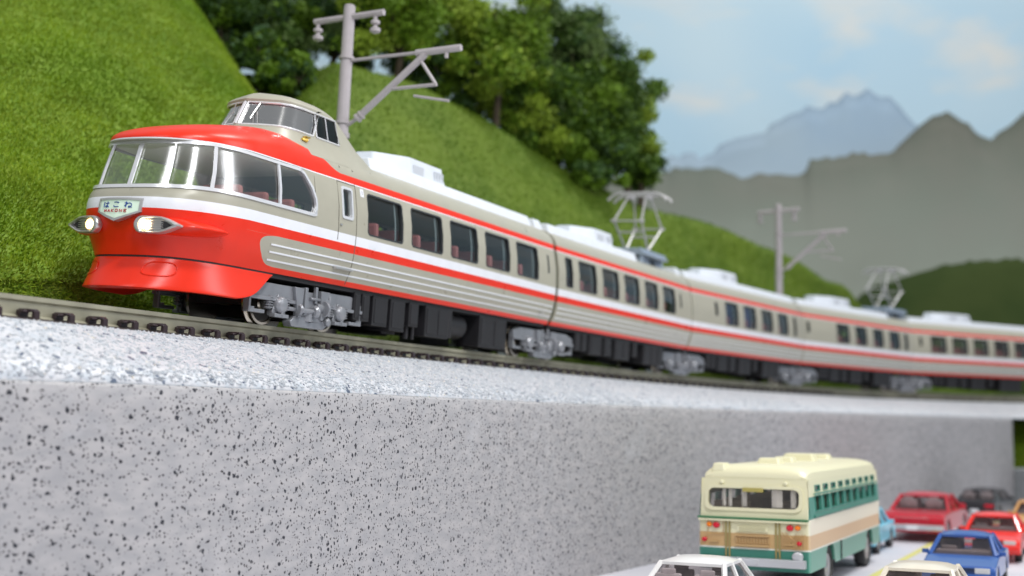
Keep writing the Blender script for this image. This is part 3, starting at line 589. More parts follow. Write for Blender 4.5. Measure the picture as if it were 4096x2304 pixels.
# ------------------------------------------------------------------ lead coach with observation nose and raised cab
root, LC = coach_root(0, 'train_coach'); root.name = 'train_lead_coach'
tag(root, 'lead coach with red streamlined nose, wrap-around windows, raised driving cab and lit headlamps', 'train car', 'coaches of the red and beige express train')
b_end = LC-.13; SN = -3.45; EXP = 3.0
SCZ = [(-.60, -5.52), (-.12, -5.22), (0, -5.22), (.15, -5.25), (.35, -5.31), (.6, -5.38), (.8, -5.41), (1.0, -5.39), (1.14, -5.32), (1.24, -5.23), (1.7, -5.09), (2.12, -4.97), (2.3, -4.95)]
def sc_(z): return float(np.interp(z, [a for a, _ in SCZ], [c for _, c in SCZ]))
def nose(q, z, off=0, sc0=None, w=None, ex=None, SN=-3.45):
    """q<0 straight side, 0..1 near half of the nose, 1..2 far half, >2 far side"""
    w = (T(z) if w is None else w)+off; s_c = (sc_(z) if sc0 is None else sc0)-off
    if z > .3 and sc0 is None and 0 < q < 2: z = z-.045*math.sin((q if q <= 1 else 2-q)*math.pi/2)**2
    if q <= 0: return (SN-q, -w, z+Z0)
    if q >= 2: return (SN+q-2, w, z+Z0)
    a = q*math.pi/2; e = 2/(ex or EXP)
    if q <= 1: return (SN-(SN-s_c)*math.sin(a)**e, -w*max(0, math.cos(a))**e, z+Z0)
    a = (2-q)*math.pi/2; return (SN-(SN-s_c)*math.sin(a)**e, w*max(0, math.cos(a))**e, z+Z0)
WB0, WB1 = 1.29, 2.09
opsL = [(.45, 1.14, 1.96, 2.05), (2.33, 1.14, 3.84, 2.05), (4.23, 1.14, 5.70, 2.05), (6.13, 1.14, 7.59, 2.05), (8.02, 1.14, 9.45, 2.05), (10.08, 1.42, 10.20, 1.94), (-.54, 1.38, -.15, 2.02)]
sh = MB()
# straight part from the observation window's rear end to the tail
shell(sh, [-1.51, b_end], opsL); end_wall(sh, b_end, 1)
# nose part
nq = [-1.94, -1.7, -1.5, -1.3, -1.1, -.9, -.73, -.5, -.25]+list(np.linspace(0, 1, 22)); nq = [q if q <= 0 else 1-(1-q)**1.6 for q in nq]; nq = nq+[2-q for q in reversed(nq[:-1])]
zs = [0, .05, .1, .15, .22, .3, .4, .5, .6, .67, .76, .85, .95, 1.05, 1.10, 1.14, 1.18, 1.22, 1.26, WB0, WB1, 2.12, 2.15]
rings = [[nose(q, z) for q in nq] for z in zs]; jw = zs.index(WB0)
def skipn(j, i): return j == jw
sh.loft(rings, False, False, 0, skipn)
# clipped corner of the last observation pane (both sides)
for sg in (1, -1):
    P_ = lambda s, z: side(s, z, 0, sg)
    sh.add([P_(-1.51, WB1), P_(-1.98, WB1), P_(-1.86, 2.03), P_(-1.62, 1.80), P_(-1.535, 1.60), P_(-1.51, 1.50)], [(0, 1, 2, 3, 4, 5)])
    sh.add([P_(-1.51, WB0), P_(-1.51, 1.40), P_(-1.54, 1.32), P_(-1.62, WB0)], [(0, 1, 2, 3)])
# roof of the nose: dome from the lip up
def ztop(s):
    u = min(1, max(0, (s+5.14)/2.84)); z = 2.15+.77*u**.58-.03*(1-u)
    if s > -2.3: z = 2.92-.04*min(1, (s+2.3)/.79)
    return z
def wroof(s):
    if s >= SN: return 1.305+.035*min(1, max(0, (-1.51-s)/1.0))
    x = (SN-s)/(SN+5.14); c = math.sqrt(max(0, 1-min(1, x)**EXP)) if False else max(0, 1-min(1, x)**2.4)**(1/2.4)
    return 1.34*c
ss = [-5.14, -5.139, -5.136, -5.128, -5.115, -5.095, -5.06, -5.0, -4.88, -4.74, -4.58, -4.4, -4.2, -3.98, -3.74, -3.5, -3.25, -3.0, -2.75, -2.5, -2.25, -2.0, -1.75, -1.51]
thn = [R(a) for a in (90, 84, 76, 68, 58, 48, 38, 28, 18, 9)]; thn = thn+[0]+[-t for t in reversed(thn)]
rr = []
for s in ss:
    f_ = min(1, max(0, (s+5.3)/1.4)); ex = 2/(2.35)
    zb = 2.15-.055*(1-min(1, max(0, (s+5.14)/1.6)))**2
    rr.append([(s, -wroof(s)*math.copysign(abs(math.sin(t))**ex, t), zb+Z0+(ztop(s)-zb)*abs(math.cos(t))**(ex*.9)) for t in thn])
sh.loft(rr, False)
# soffit between lip and window head
lipq = [q for q in nq]; lip = []
for q in lipq:
    zq = nose(q, 2.15)[0]; p = nose(q, 2.15-.055*(1-min(1, max(0, (zq+5.0)/1.5)))**2, 0, -5.14, 1.34 if -.01 <= q <= 2.01 else wroof(nose(q, 2.15)[0]), 2.4); lip.append(p)
sh.loft([[nose(q, 2.12) for q in lipq], [(p[0], p[1], p[2]-.02) for p in lip], lip], False)
lead = sh.build('body_shell', M_lead, root, True, 50)

# front apron (skirt) under the nose
sk = MB(); qs = [-1, -.9, -.8, -.7, -.6, -.5, -.4, -.3, -.2, -.1]+list(1-(1-np.linspace(0, 1, 32))**1.5); qs = qs+[2-q for q in reversed(qs[:-1])]; zk = np.linspace(0, 1, 9)
def skbot(s):
    return float(np.interp(s, [-5.6, -3.8, -3.5, -3.27, -3.1, -2.94, -2.78, -2.65, -2.56, -2.5], [-.585, -.585, -.56, -.51, -.44, -.345, -.235, -.14, -.07, -.045]))
rings = []
for k in zk:
    ring = []
    for q in qs:
        s_ref = nose(q, -.3)[0] if 0 <= q <= 2 else -3.45+.95*abs(q if q < 0 else q-2); zb = skbot(s_ref); z = -.035+(zb+.035)*k; kk = (z+.035)/(-.565)
        flare = 1.245+.15*kk**1.3; scn = -5.21-.41*kk**1.25
        qq = q if 0 <= q <= 2 else (q*(.95) if q < 0 else 2+(q-2)*(.95))
        ring.append(nose(qq, z, 0, scn, flare, 3.0-.8*kk, -3.45))
    rings.append(ring)
sk.loft(rings, False); so = sk.build('front_apron', M_red, root, True, 60); md = so.modifiers.new('solid', 'SOLIDIFY'); md.thickness = .07; md.offset = -1
bv = so.modifiers.new('bevel', 'BEVEL'); bv.width = .018; bv.segments = 2
# shallow oval emboss on the apron
def apron(q, z, off=0): kk = (z+.035)/(-.565); return nose(q, z, off, -5.21-.41*kk**1.25, 1.245+.15*kk**1.3, 3.0-.8*kk, -3.45)
for m_ in (lambda q: q, lambda q: 2-q):
    ov = []
    for k in range(40):
        a = 2*math.pi*k/40; c, s_ = math.cos(a), math.sin(a)
        qc = .665+.15*math.copysign(abs(c)**.55, c); zc = -.235+.125*math.copysign(abs(s_)**.8, s_); ov.append(apron(m_(qc), zc, .004))
    e = MB(); e.tube(ov+[ov[0]], .012, 5); e.build('apron_emboss', M_red, so, True)

# dark seam line between apron and body
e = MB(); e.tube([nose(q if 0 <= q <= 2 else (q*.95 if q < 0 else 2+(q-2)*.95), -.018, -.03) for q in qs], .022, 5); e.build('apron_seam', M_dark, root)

# observation windows: silver frames, pillars and bent panes
M_nwhite = plain('bright_silver_frame', (.82, .83, .86), .22, .35)
def band(z0, z1, off, qa, qb, mb, n=40):
    q = np.linspace(qa, qb, n); mb.loft([[nose(x, z0, -.02) for x in q], [nose(x, z0, off) for x in q], [nose(x, z1, off) for x in q], [nose(x, z1, -.02) for x in q]], False)
fr = MB(); band(1.235, 1.30, .022, -1.87, 3.87, fr, 110); band(2.065, 2.125, .022, -1.5, 3.5, fr, 110)
for sg in (1, -1):
    out = [(-1.49, 1.30), (-1.475, 1.40), (-1.475, 1.50), (-1.50, 1.60), (-1.60, 1.82), (-1.85, 2.07), (-1.98, 2.125)]
    inn = [(-1.60, 1.29), (-1.53, 1.40), (-1.53, 1.49), (-1.555, 1.585), (-1.655, 1.78), (-1.885, 2.02), (-1.99, 2.065)]
    vs = [side(*p, .022, sg) for p in out]+[side(*p, .022, sg) for p in inn]+[side(*p, -.03, sg) for p in inn]; n = len(out)
    fr.add(vs, [(i, i+1, n+i+1, n+i) for i in range(n-1)]+[(n+i, n+i+1, 2*n+i+1, 2*n+i) for i in range(n-1)])
    fr.loft([[side(-1.60, 1.235, .022, sg), side(-1.50, 1.255, .022, sg), side(-1.475, 1.32, .022, sg)], [side(-1.60, 1.30, .022, sg), side(-1.55, 1.31, .022, sg), side(-1.53, 1.35, .022, sg)]], False)
wf = fr.build('window_frame', M_nwhite, root, True)
QP = [(-.73, .035), (.34, .032), (.745, .011), (1.0, .032), (1.255, .011), (1.66, .032), (2.73, .035)]
for q, hw_ in QP:
    p = MB(); w_ = .07 if hw_ > .03 else (.055 if hw_ > .02 else .028)
    dq = .001; c0 = Vector(nose(q, 1.7))
    while (Vector(nose(q+dq, 1.7))-c0).length < w_/2: dq += .0005
    zz_ = np.linspace(1.28, 2.08, 6)
    p.loft([[nose(q-dq, z, -.02), nose(q-dq, z, .018), nose(q+dq, z, .018), nose(q+dq, z, -.02)] for z in zz_], True, True); p.build('window_pillar', M_nwhite, wf)
edges = [-1.91, -.73, .34, .745, 1.0, 1.255, 1.66, 2.73, 3.91]
for a, c in zip(edges, edges[1:]):
    g = MB(); g.loft([[nose(q, z, -.03) for q in np.linspace(a+.005, c-.005, 12)] for z in np.linspace(1.27, 2.11, 6)], False); g.build('observation_pane', M_nglass, wf, True, 80)

# headlamp pods
def pod(sg):
    hp = MB()
    def outline(n=10, k=1.0):   # (u along the bezel from inner to outer, v height)
        pts_ = []
        for i in range(n+1): a = R(90+180*i/n); pts_.append((.155+.155*math.cos(a), .155*math.sin(a)))
        pts_ += [(.42, -.155), (.54, -.145), (.66, -.105), (.78, -.052), (.87, -.012), (.87, .012), (.78, .052), (.66, .105), (.54, .145), (.42, .155)]
        return pts_
    ol = outline(); cu, cv = .40, 0
    # the bezel plane runs from (s=-5.48,t=.40) to (s=-5.33,t=1.27)
    def bz(u, v, d=0, k=1): u = cu+(u-cu)*k; v = v*k; return (-5.49+.17*(u/.87)-d*.98*-1, -sg*(.40+u*1.0+d*.0), Z0+.505+v)
    rings = [[bz(u, v, 0, .93) for u, v in ol], [bz(u, v, 0.03, 1.0) for u, v in ol], [bz(u, v, .14, .985) for u, v in ol]]
    shade = MB(); rr_ = [[bz(u, v, .13, .97) for u, v in ol]]
    for k in (.15, .3, .45, .6, .75, .87, .95, 1.0):
        c = (-5.35+1.12*k, .82+.56*k**.7); sz = math.sqrt(max(0, 1-k**2.2)); 
        rr_.append([(c[0]+.17*((u-cu)/.87)*sz, -sg*(c[1]+(u-cu)*sz*.97), Z0+.505+v*sz*.97) for u, v in ol])
    shade.loft(rr_, True, True); ho = shade.build('headlamp_housing', M_red, root, True, 60)
    bz_ = MB(); bz_.loft(rings, True, False)
    inner = [[bz(u, v, 0, .93) for u, v in ol], [bz(u, v, -.012, .86) for u, v in ol], [bz(u, v, .0, .76) for u, v in ol], [bz(u, v, .055, .74) for u, v in ol]]; bz_.loft(inner, True, False)
    bo_ = bz_.build('headlamp_bezel', M_silver, ho, True, 50)
    bk = MB(); bk.add([bz(u, v, .05, .76) for u, v in ol], [tuple(range(len(ol)))])
    for k in range(5): v = -.08+k*.04; a = bz(.30, v, .035); c = bz(.56, v*.9, .035); bk.tube([a, c], .010, 5)
    bk.build('lamp_backing', M_silver, bo_)
    tri = MB(); tri.add([bz(.52, .075, .03), bz(.52, -.075, .03), bz(.60, -.06, .03), bz(.70, -.01, .03), bz(.70, .01, .03), bz(.60, .06, .03)], [(0, 1, 2, 3, 4, 5)]); tri.build('dark_lens', M_dark, bo_)
    c = Vector(bz(.215, 0, .01)); lm = MB(); lm.lathe(c, (-1, -sg*-.0, 0), [(-.03, .088), (0, .085), (.018, .06), (.026, .02)], 20); lm.build('headlight', M_lamp, bo_, True)
    rim = MB(); rim.tube([c+Vector((-.004, .093*math.cos(t), .093*math.sin(t))) for t in np.linspace(0, 2*math.pi, 21)], .010, 6); rim.build('lamp_rim', plain('amber_glow_rim', (.9, .55, .2), .3, emit=(1, .6, .2), es=.8), bo_, True)
pod(1); pod(-1)

# name board with lettering
sg_ = MB(); sx0 = -5.455
def bd(t, z, d=0): return (sx0-.05*((.97-z)/.43)-d+.10*(t/.49)**2, -t, Z0+z)
outp = [(-.49, .97), (-.25, .975), (0, .975), (.25, .975), (.49, .97), (.49, .72), (.25, .63), (0, .545), (-.25, .63), (-.49, .72)]
inp = [(-.435, .925), (-.22, .93), (0, .93), (.22, .93), (.435, .925), (.435, .745), (.22, .665), (0, .60), (-.22, .665), (-.435, .745)]
sg_.loft([[bd(*p, -.10) for p in outp], [bd(*p, .0) for p in outp], [bd(p[0]*.98, .76+(p[1]-.76)*.98, .025) for p in outp], [bd(p[0]*1.02, .76+(p[1]-.76)*1.02, .025) for p in inp], [bd(*p, .0) for p in inp]], True, False)
board = sg_.build('name_board', M_silver, root, True, 40)
M_face = plain('lit_pale_green_face', (.62, .74, .62), .3, emit=(.66, .9, .70), es=.22, var=.04)
fc = MB(); fc.add([bd(*p, .004) for p in inp], [(0, 1, 8, 9), (1, 2, 7, 8), (2, 3, 6, 7), (3, 4, 5, 6)]); fc.build('board_face', M_face, board)
M_ink = plain('blue_lettering', (.02, .07, .33), .5); M_ink2 = plain('crimson_lettering', (.50, .01, .035), .5)
# strokes in a unit box (0..1, y up)
KANA = {'ha': [[(.12, .92), (.06, .55), (.10, .08)], [(.36, .68), (.92, .70)], [(.68, .95), (.68, .4), (.66, .16), (.52, .06), (.38, .14), (.42, .27), (.58, .30), (.76, .22), (.93, .08)]],
        'ko': [[(.20, .82), (.50, .86), (.82, .80), (.70, .70)], [(.18, .34), (.22, .18), (.50, .12), (.86, .16)]],
        'ne': [[(.24, .95), (.24, .05)], [(.06, .72), (.36, .74), (.05, .24)], [(.05, .24), (.30, .55), (.60, .74), (.84, .66), (.90, .42), (.84, .16), (.66, .06), (.54, .14), (.62, .26), (.80, .20), (.96, .06)]]}
def smooth_poly(p):
    if len(p) < 3: return p
    out = []
    P = [p[0]]+list(p)+[p[-1]]
    for i in range(1, len(P)-2):
        for k in range(5):
            t = k/5; a, b, c, d = [np.array(x) for x in P[i-1:i+3]]; out.append(tuple(.5*((2*b)+(c-a)*t+(2*a-5*b+4*c-d)*t*t+(3*b-a-3*c+d)*t**3)))
    return out+[p[-1]]
def letter(name, strokes, x, y, w, h, r_, mat, curve=True):
    mb = MB()
    for st in strokes:
        st = smooth_poly(st) if curve else st
        mb.tube([bd(-(x+u*w), y+v_*h, .010) for u, v_ in st], r_, 5)
    mb.build(name, mat, board)
for nm, x in (('ha', .24), ('ko', -.05), ('ne', -.32)): pass
# reading left to right for a viewer facing the nose: viewer's left is the far side (t<0)
def bdv(x, z, d): return bd(x, z, d)
def letter2(strokes, x, y, w, h, r_, mat, curve=True):
    mb = MB()
    for st in strokes:
        st = smooth_poly(st) if curve else st
        mb.tube([bd(x+u*w, y+v_*h, .010) for u, v_ in st], r_, 5)
    mb.build('letter', mat, board)
for nm, x in (('ha', -.33), ('ko', -.09), ('ne', .16)): letter2(KANA[nm], x, .79, .155, .115, .0085, M_ink)
ROM = {'H': [[(0, 0), (0, 1)], [(1, 0), (1, 1)], [(0, .5), (1, .5)]], 'A': [[(0, 0), (.5, 1), (1, 0)], [(.2, .38), (.8, .38)]], 'K': [[(0, 0), (0, 1)], [(1, 1), (0, .45), (1, 0)]],
       'O': [[(0, .2), (.2, 0), (.8, 0), (1, .2), (1, .8), (.8, 1), (.2, 1), (0, .8), (0, .2)]], 'N': [[(0, 0), (0, 1), (1, 0), (1, 1)]], 'E': [[(1, 0), (0, 0), (0, 1), (1, 1)], [(0, .5), (.8, .5)]]}
for k, c in enumerate('HAKONE'): letter2(ROM[c], -.285+k*.091, .715, .05, .045, .0075, M_ink2, False)

# raised driving cab
lv = [(2.50, -2.95, 1.20, 1.75), (2.68, -2.70, 1.07, 1.25), (2.85, -2.53, .99, 1.0), (2.955, -2.43, .955, .80), (3.46, -2.15, .855, .10), (3.53, -2.17, .86, -.12), (3.60, -2.10, .80, -.30), (3.68, -1.95, .66, -.5), (3.74, -1.75, .46, -.72), (3.77, -1.5, .22, -.9)]
def cab_ring(z, sf, w, sr):
    k5 = sf+1.30; ws_, we = -1.0, -.15
    if z > 3.4: ws_, we = -.98, -.24
    if sr-.25 < we-.02: we = k5+(sr-.25-k5)*.75; ws_ = k5+(sr-.25-k5)*.25
    near = [(sf, 0), (sf+.02, .06*w), (sf+.09, .30*w), (sf+.18, .55*w), (sf+.29, .78*w), (sf+.42, .91*w), (sf+.72, .985*w), (k5, w), (ws_, w), (we, w), (sr-.22, .97*w), (sr-.06, .86*w), (sr+.02, .55*w), (sr+.05, 0)]
    return [(s, -t, z+Z0) for s, t in near]+[(s, t, z+Z0) for s, t in reversed(near[1:-1])]
cb = MB(); cr_ = [cab_ring(*l) for l in lv]; nn = len(cr_[0])
def skc(j, i):
    if j != 3: return False
    i2 = i if i < 13 else nn-1-i
    return (1 <= i2 <= 6) or i2 == 8
cb.loft(cr_, True, False, 0, skc); cb.add(cr_[-1], [tuple(range(nn))]); cab = cb.build('driving_cab', M_beige, root, True, 42)
def lerp3(a, b, t): return tuple(a[i]+(b[i]-a[i])*t for i in range(3))
def inset(p, k=.03):
    c = Vector((-1.2, 0, p[2])); d = Vector(p)-c; d.z = 0; return Vector(p)-d.normalized()*k
for side_i in (0, 1):
    idx = (lambda i: i) if side_i == 0 else (lambda i: (nn-i) % nn)
    g = MB(); lo = [inset(cr_[3][idx(i)]) for i in range(1, 8)]; hi = [inset(cr_[4][idx(i)]) for i in range(1, 8)]
    g.loft([lo, [lo[k].lerp(hi[k], .33) for k in range(7)], [lo[k].lerp(hi[k], .66) for k in range(7)], hi], False); gp = g.build('windscreen', M_cglass, cab, True, 80)
    f = MB(); loop = [cr_[3][idx(i)] for i in range(1, 8)]+[lerp3(cr_[3][idx(7)], cr_[4][idx(7)], .5)]+[cr_[4][idx(i)] for i in range(7, 0, -1)]; f.tube([Vector(p) for p in loop+[loop[0]]], .024, 6); f.build('windscreen_frame', M_nwhite, gp, True)
    g = MB(); lo = [inset(cr_[3][idx(i)]) for i in (8, 9)]; hi = [inset(cr_[4][idx(i)]) for i in (8, 9)]; g.loft([lo, hi], False); gs = g.build('cab_side_window', M_glass, cab)
    f = MB(); a, b_, c, d = [Vector(cr_[3][idx(i)]) for i in (8, 9)]+[Vector(cr_[4][idx(i)]) for i in (9, 8)]
    f.tube([a, b_, c, d, a], .022, 6); f.tube([a.lerp(b_, .5), d.lerp(c, .5)], .014, 6); f.build('cab_window_frame', M_nwhite, gs, True)
    # wipers
    w = MB(); sg = 1 if side_i == 0 else -1
    def ws(u, v):  # on the windscreen: u along 0..6, v up
        i = int(u); fr_ = u-i; A = Vector(cr_[3][idx(1+i)]).lerp(Vector(cr_[3][idx(min(7, 2+i))]), fr_); B = Vector(cr_[4][idx(1+i)]).lerp(Vector(cr_[4][idx(min(7, 2+i))]), fr_); p = A.lerp(B, v); c = Vector((-1.2, 0, p.z)); return p+(p-c).normalized()*.02
    w.tube([ws(1.6, .02), ws(1.2, .55), ws(.8, .58)], .010, 5); w.tube([ws(1.25, .02), ws(.95, .5), ws(.8, .58)], .008, 5); w.tube([ws(.85, .25), ws(.95, .55), ws(1.15, .95)], .012, 5); w.build('wiper', M_silver, gp)
    hn = MB()
    hn.lathe((-1.45, -sg*1.03, Z0+2.80), (-1, 0, 0), [(0, .05), (.10, .035), (.16, .02)], 12); hn.box((-1.44, -sg*1.02, Z0+2.86), (.14, .10, .03)); hn.build('horn', M_brass, cab)
    an = MB(); an.cyl((-2.42, -sg*.45, Z0+2.62), (-2.42, -sg*.45, Z0+2.72), .03, n=8); an.cyl((-2.42, -sg*.45, Z0+2.68), (-2.42, -sg*.45, Z0+2.86), .008, n=6); an.build('handrail_pin', M_brass, cab)
f = MB(); f.tube([Vector(cr_[3][0])+Vector((-.012, 0, 0)), Vector(cr_[4][0])+Vector((-.012, 0, 0))], .032, 8); f.build('centre_pillar', M_nwhite, cab, True)
ci = MB(); ci.box((-.6, 0, Z0+2.9), (2.6, 1.6, .06)); ci.box((-1.55, .35, Z0+3.12), (.3, .45, .3)); ci.box((-1.55, -.35, Z0+3.08), (.3, .45, .25)); ci.build('cab_interior', M_dark, cab)
tr_ = MB(); tr_.prism([(0, 2.95), (.55, 2.95), (.15, 3.35), (-.05, 3.35)], lambda u, v_, d: (u-.05+.5, d, v_+Z0), -.12, .12); tr_.build('cab_antenna', M_roof, cab)

# doors, seams, handles, number tile
dr = MB()
def seam(pts_, sg=1): dr.tube([side(s, z, .001, sg) for s, z in pts_], .010, 4)
seam([(-.68, .90), (-.68, 1.14), (-.68, 1.6), (-.68, 2.12)]); seam([(0, .05), (0, .15), (0, .3), (0, .5), (0, .67), (0, .9), (0, 1.14), (0, 1.6), (0, 2.0), (0, 2.15)])
seam([(-.68, 2.12), (0, 2.12)]); do = dr.build('door', M_seam, root); dr = MB(); seam([(-.68, .90), (-.68, 1.14), (-.68, 1.6), (-.68, 2.12), (0, 2.12), (0, 2.0), (0, 1.6), (0, 1.14), (0, .9), (0, .67), (0, .3), (0, .05)], -1); dr.build('door', M_seam, root)
hd = MB(); hd.box((-.60, -1.455, Z0+1.22), (.07, .03, .03)); hd.build('door_handle', M_silver, do)
stp = MB(); a_ = side(-.35, .33, .05); stp.box((-.33, a_[1], a_[2]), (.66, .08, .045)); stp.build('step', M_silver, root, bevel=.01); stp = MB(); stp.box((9.9, a_[1], a_[2]-.05), (.28, .05, .03)); stp.build('step', M_silver, root, bevel=.01)
pt = MB(); pt.loft([[side(.19, 1.93, .006), side(.33, 1.93, .006)], [side(.19, 2.10, .006), side(.33, 2.10, .006)]], False); pl_ = pt.build('number_tile', M_white, root)
nm = MB(); nm.tube([side(.26, 1.97, .010), side(.26, 2.06, .010)], .006, 4); nm.build('numeral', plain('grey_numeral', (.35, .35, .38), .5), pl_)
hat = MB(); yz = lambda a: (-1.305*math.sin(R(a))**.85-.004, 2.15+.73*math.cos(R(a))**.85+Z0+.004)
pp = [(-.52, *yz(72)), (-.52, *yz(48)), (-.48, *yz(45)), (-.06, *yz(45)), (-.02, *yz(48)), (-.02, *yz(72))]; hat.tube(pp, .009, 4); hat.build('roof_hatch_seam', M_seam, root)
for o in opsL[:5]: make_window(o, root)
make_window(opsL[5], root, .04)
for sg in (1, -1):
    mb = MB(); ring_poly(ease_round((-.56, 1.36, -.13, 2.04), .07), ease_round((-.505, 1.415, -.185, 1.985), .05), lambda s, z, o: side(s, z, o, sg), .02, .09, mb); w = mb.build('door_window', M_nwhite, do, True)
    g = MB(); g.loft([[side(-.52, z, -.05, sg), side(-.17, z, -.05, sg)] for z in (1.4, 1.6, 1.8, 2.0)], False); g.build('pane', M_glass, w)
    g = MB(); g.loft([[side(-.37, z, -.09, sg), side(-.31, z, -.09, sg)] for z in (1.4, 1.6, 1.8, 2.0)], False); g.build('grab_rail', M_strip, w)
iw = MB(); iw.box((3.2, 0, Z0+.52), (15, 2.5, .08)); iw.box((4.6, 0, Z0+2.12), (12.2, 2.56, .05)); iw.box((9.8, 0, Z0+1.35), (.06, 2.4, 1.6));  iw.build('interior', M_floor, root)
hl = MB()
for z in (1.00, 2.08): hl.loft([[(s, -w_, z+Z0) for s, w_ in ((-1.4, 1.28), (-3.6, 1.28), (-4.5, 1.08), (-4.9, .6))], [(s, w_, z+Z0) for s, w_ in ((-1.4, 1.28), (-3.6, 1.28), (-4.5, 1.08), (-4.9, .6))]], False)
hl.build('nose_fill_lining', plain('pale_lining', (.82, .82, .79), .5), root)  # added pale sheets that lighten the nose interior behind the glass
seats(root, [o[0]+.22 for o in opsL[:5]]+[o[0]+.98 for o in opsL[:5]]+[-1.75, -2.6, -3.4])
roof_unit(root, 2.35, 5.05, [(1.15, 9.85), (10.1, 10.66)]); strips(root, -2.86, b_end-.05)
underfloor(root, -3.2, b_end, [(.55, .80, .60), (.88, 1.18, .60), (1.32, 1.95, .66), (2.08, 2.72, .72), (2.92, 3.35, .56), (3.7, 4.85, .74), (6.55, 8.15, .82)])
e = MB()
for sg in (-1, 1): e.lathe((4.95, sg*.95, Z0-.42), (0, 0, 1), [(-.34, .05), (-.34, .24), (.34, .24), (.34, .05)], 16); e.cyl((5.3, sg*.72, Z0-.42), (6.1, sg*.72, Z0-.42), .32, n=18)
e.build('air_reservoir', M_box, root, True)
pp = MB(); pp.cyl((3.2, -.95, Z0-.9), (3.2, -.95, Z0-.5), .06, n=8); pp.cyl((3.5, -.95, Z0-.9), (3.5, -.95, Z0-.5), .05, n=8); pp.box((3.0, 0, Z0-.75), (.6, 1.2, .15)); pp.build('drain_pipe', M_dark, root)
make_bogie(root, -1.05)

# ------------------------------------------------------------------ catenary masts
def mast(px, top, bot, depth, label, arm=3.25):
    T_ = at(*top, depth); B_ = at(*bot, depth); d = (T_-B_).normalized(); base = T_-d*((T_.z-(EYE+1.3))/d.z)
    psi = track(min(range(0, 70), key=lambda s: (track(s, 0, 0)[0].xy-base.xy).length), 0, 0)[1]
    r_ = empty('catenary_mast', base); tag(r_, label, 'mast', 'concrete style catenary masts behind the track')
    n = Vector((math.sin(psi), -math.cos(psi), 0)); h = (T_-base).length; O_ = Vector((0, 0, 0)); P = lambda u, z: d*z+n*u
    m = MB(); m.cyl(P(0, 0), P(0, h), .18, .145, 18); m.cyl(P(0, h), P(0, h+.03), .15, .12, 18)
    for z in (3.4, h-1.38-.0): m.cyl(P(0, h-z if z == 3.4 else z), P(0, (h-z if z == 3.4 else z)+.07), .195, .195, 18)
    m.cyl(P(0, h-3.05), P(0, h-2.98), .195, n=18); m.cyl(P(0, h-3.35), P(0, h-3.28), .195, n=18); m.build('pole', M_mast, r_, True)
    c = MB(); c.tube([P(-1.02, h-.28), P(1.02, h-.28)], .085, 8); cc = c.build('crossarm', M_mast, r_, True)
    for u in (-.92, .78):
        i_ = MB(); i_.lathe(P(u, h-.36), (0, 0, -1), [(0, .06), (.08, .05), (.12, .12), (.19, .12), (.23, .05), (.27, .06), (.32, .14), (.40, .13), (.44, .05)], 14); i_.build('insulator', M_mast, cc, True)
    b = MB(); z1 = h-1.42; za = h-3.10
    b.tube([P(.1, z1), P(arm*.66, z1-.02)], .045, 8); b.tube([P(arm*.62, z1-.03), P(arm, z1-.03)], .085, 10)
    b.tube([P(.12, za), P(.45, za+.18)], .05, 8); b.tube([P(.42, za+.16), P(arm*.70, z1-.08)], .085, 10); b.lathe(P(.44, za+.17), (P(.7, za+.36)-P(.44, za+.17)), [(-.05, .07), (-.03, .12), (.03, .12), (.05, .09), (.10, .12), (.14, .12)], 10)
    b.tube([P(arm*.66, z1-.22), P(arm*.80, z1-.86)], .042, 8); b.tube([P(arm*.42, z1-.86), P(arm*.81, z1-.88)], .045, 8)
    b.cyl(P(arm*.88, z1-.06), P(arm*.88, z1-.24), .05, n=8)
    a, c2 = P(arm*.62, z1-1.10), P(arm*.92, z1-1.32); b.tube([a, c2], .035, 6); b.build('bracket_arm', M_mast, r_, True); return r_
mast(0, (1399, 26), (1366, 556), 31, 'near grey catenary mast rising behind the lead coach roof')
mast(0, (3113, 820), (3117, 1169), 57.5, 'far blurred grey catenary mast rising behind the third coach')

# ------------------------------------------------------------------ grass hills behind the track
def grass_mat(name, c1, c2, c3):
    m, nt, b = new_mat(name); tc = N(nt, 'ShaderNodeTexCoord'); a = N(nt, 'ShaderNodeTexNoise', i2=.22, i3=3.0); L(nt, tc.outputs['Object'], a.inputs[0]); f = N(nt, 'ShaderNodeTexNoise', i2=2.6, i3=5.0); L(nt, tc.outputs['Object'], f.inputs[0])
    r1 = N(nt, 'ShaderNodeValToRGB'); e = r1.color_ramp.elements; e[0].position = .35; e[0].color = (*c1, 1); e[1].position = .65; e[1].color = (*c2, 1); L(nt, a.outputs[0], r1.inputs[0])
    mr = N(nt, 'ShaderNodeMapRange', i1=.5, i2=.72); L(nt, f.outputs[0], mr.inputs[0]); mx = N(nt, 'ShaderNodeMixRGB'); mx.inputs[2].default_value = (*c3, 1); L(nt, mr.outputs[0], mx.inputs[0]); L(nt, r1.outputs[0], mx.inputs[1])
    L(nt, mx.outputs[0], b.inputs['Base Color']); b.inputs['Roughness'].default_value = .75; b.inputs['Specular IOR Level'].default_value = .25; return m
M_grass = grass_mat('turf_base', (.105, .19, .012), (.165, .265, .022), (.22, .32, .05))
M_bl = [plain('grass_fibre', c, .55, var=.2, scale=.8, spec=.35) for c in ((.195, .305, .012), (.245, .345, .020), (.30, .40, .045), (.15, .265, .012))]
M_grass2 = grass_mat('turf_base_dimmed', (.070, .125, .008), (.105, .165, .012), (.14, .20, .03))  # same grass as the near hill, darkened to dim the far slope
M_bl2 = [plain('grass_fibre_dimmed', c, .7, var=.2, scale=.8, spec=.1) for c in ((.095, .165, .008), (.13, .205, .014), (.18, .25, .035), (.06, .135, .008))]  # darkened copies of the near fibres, dimming the far slope
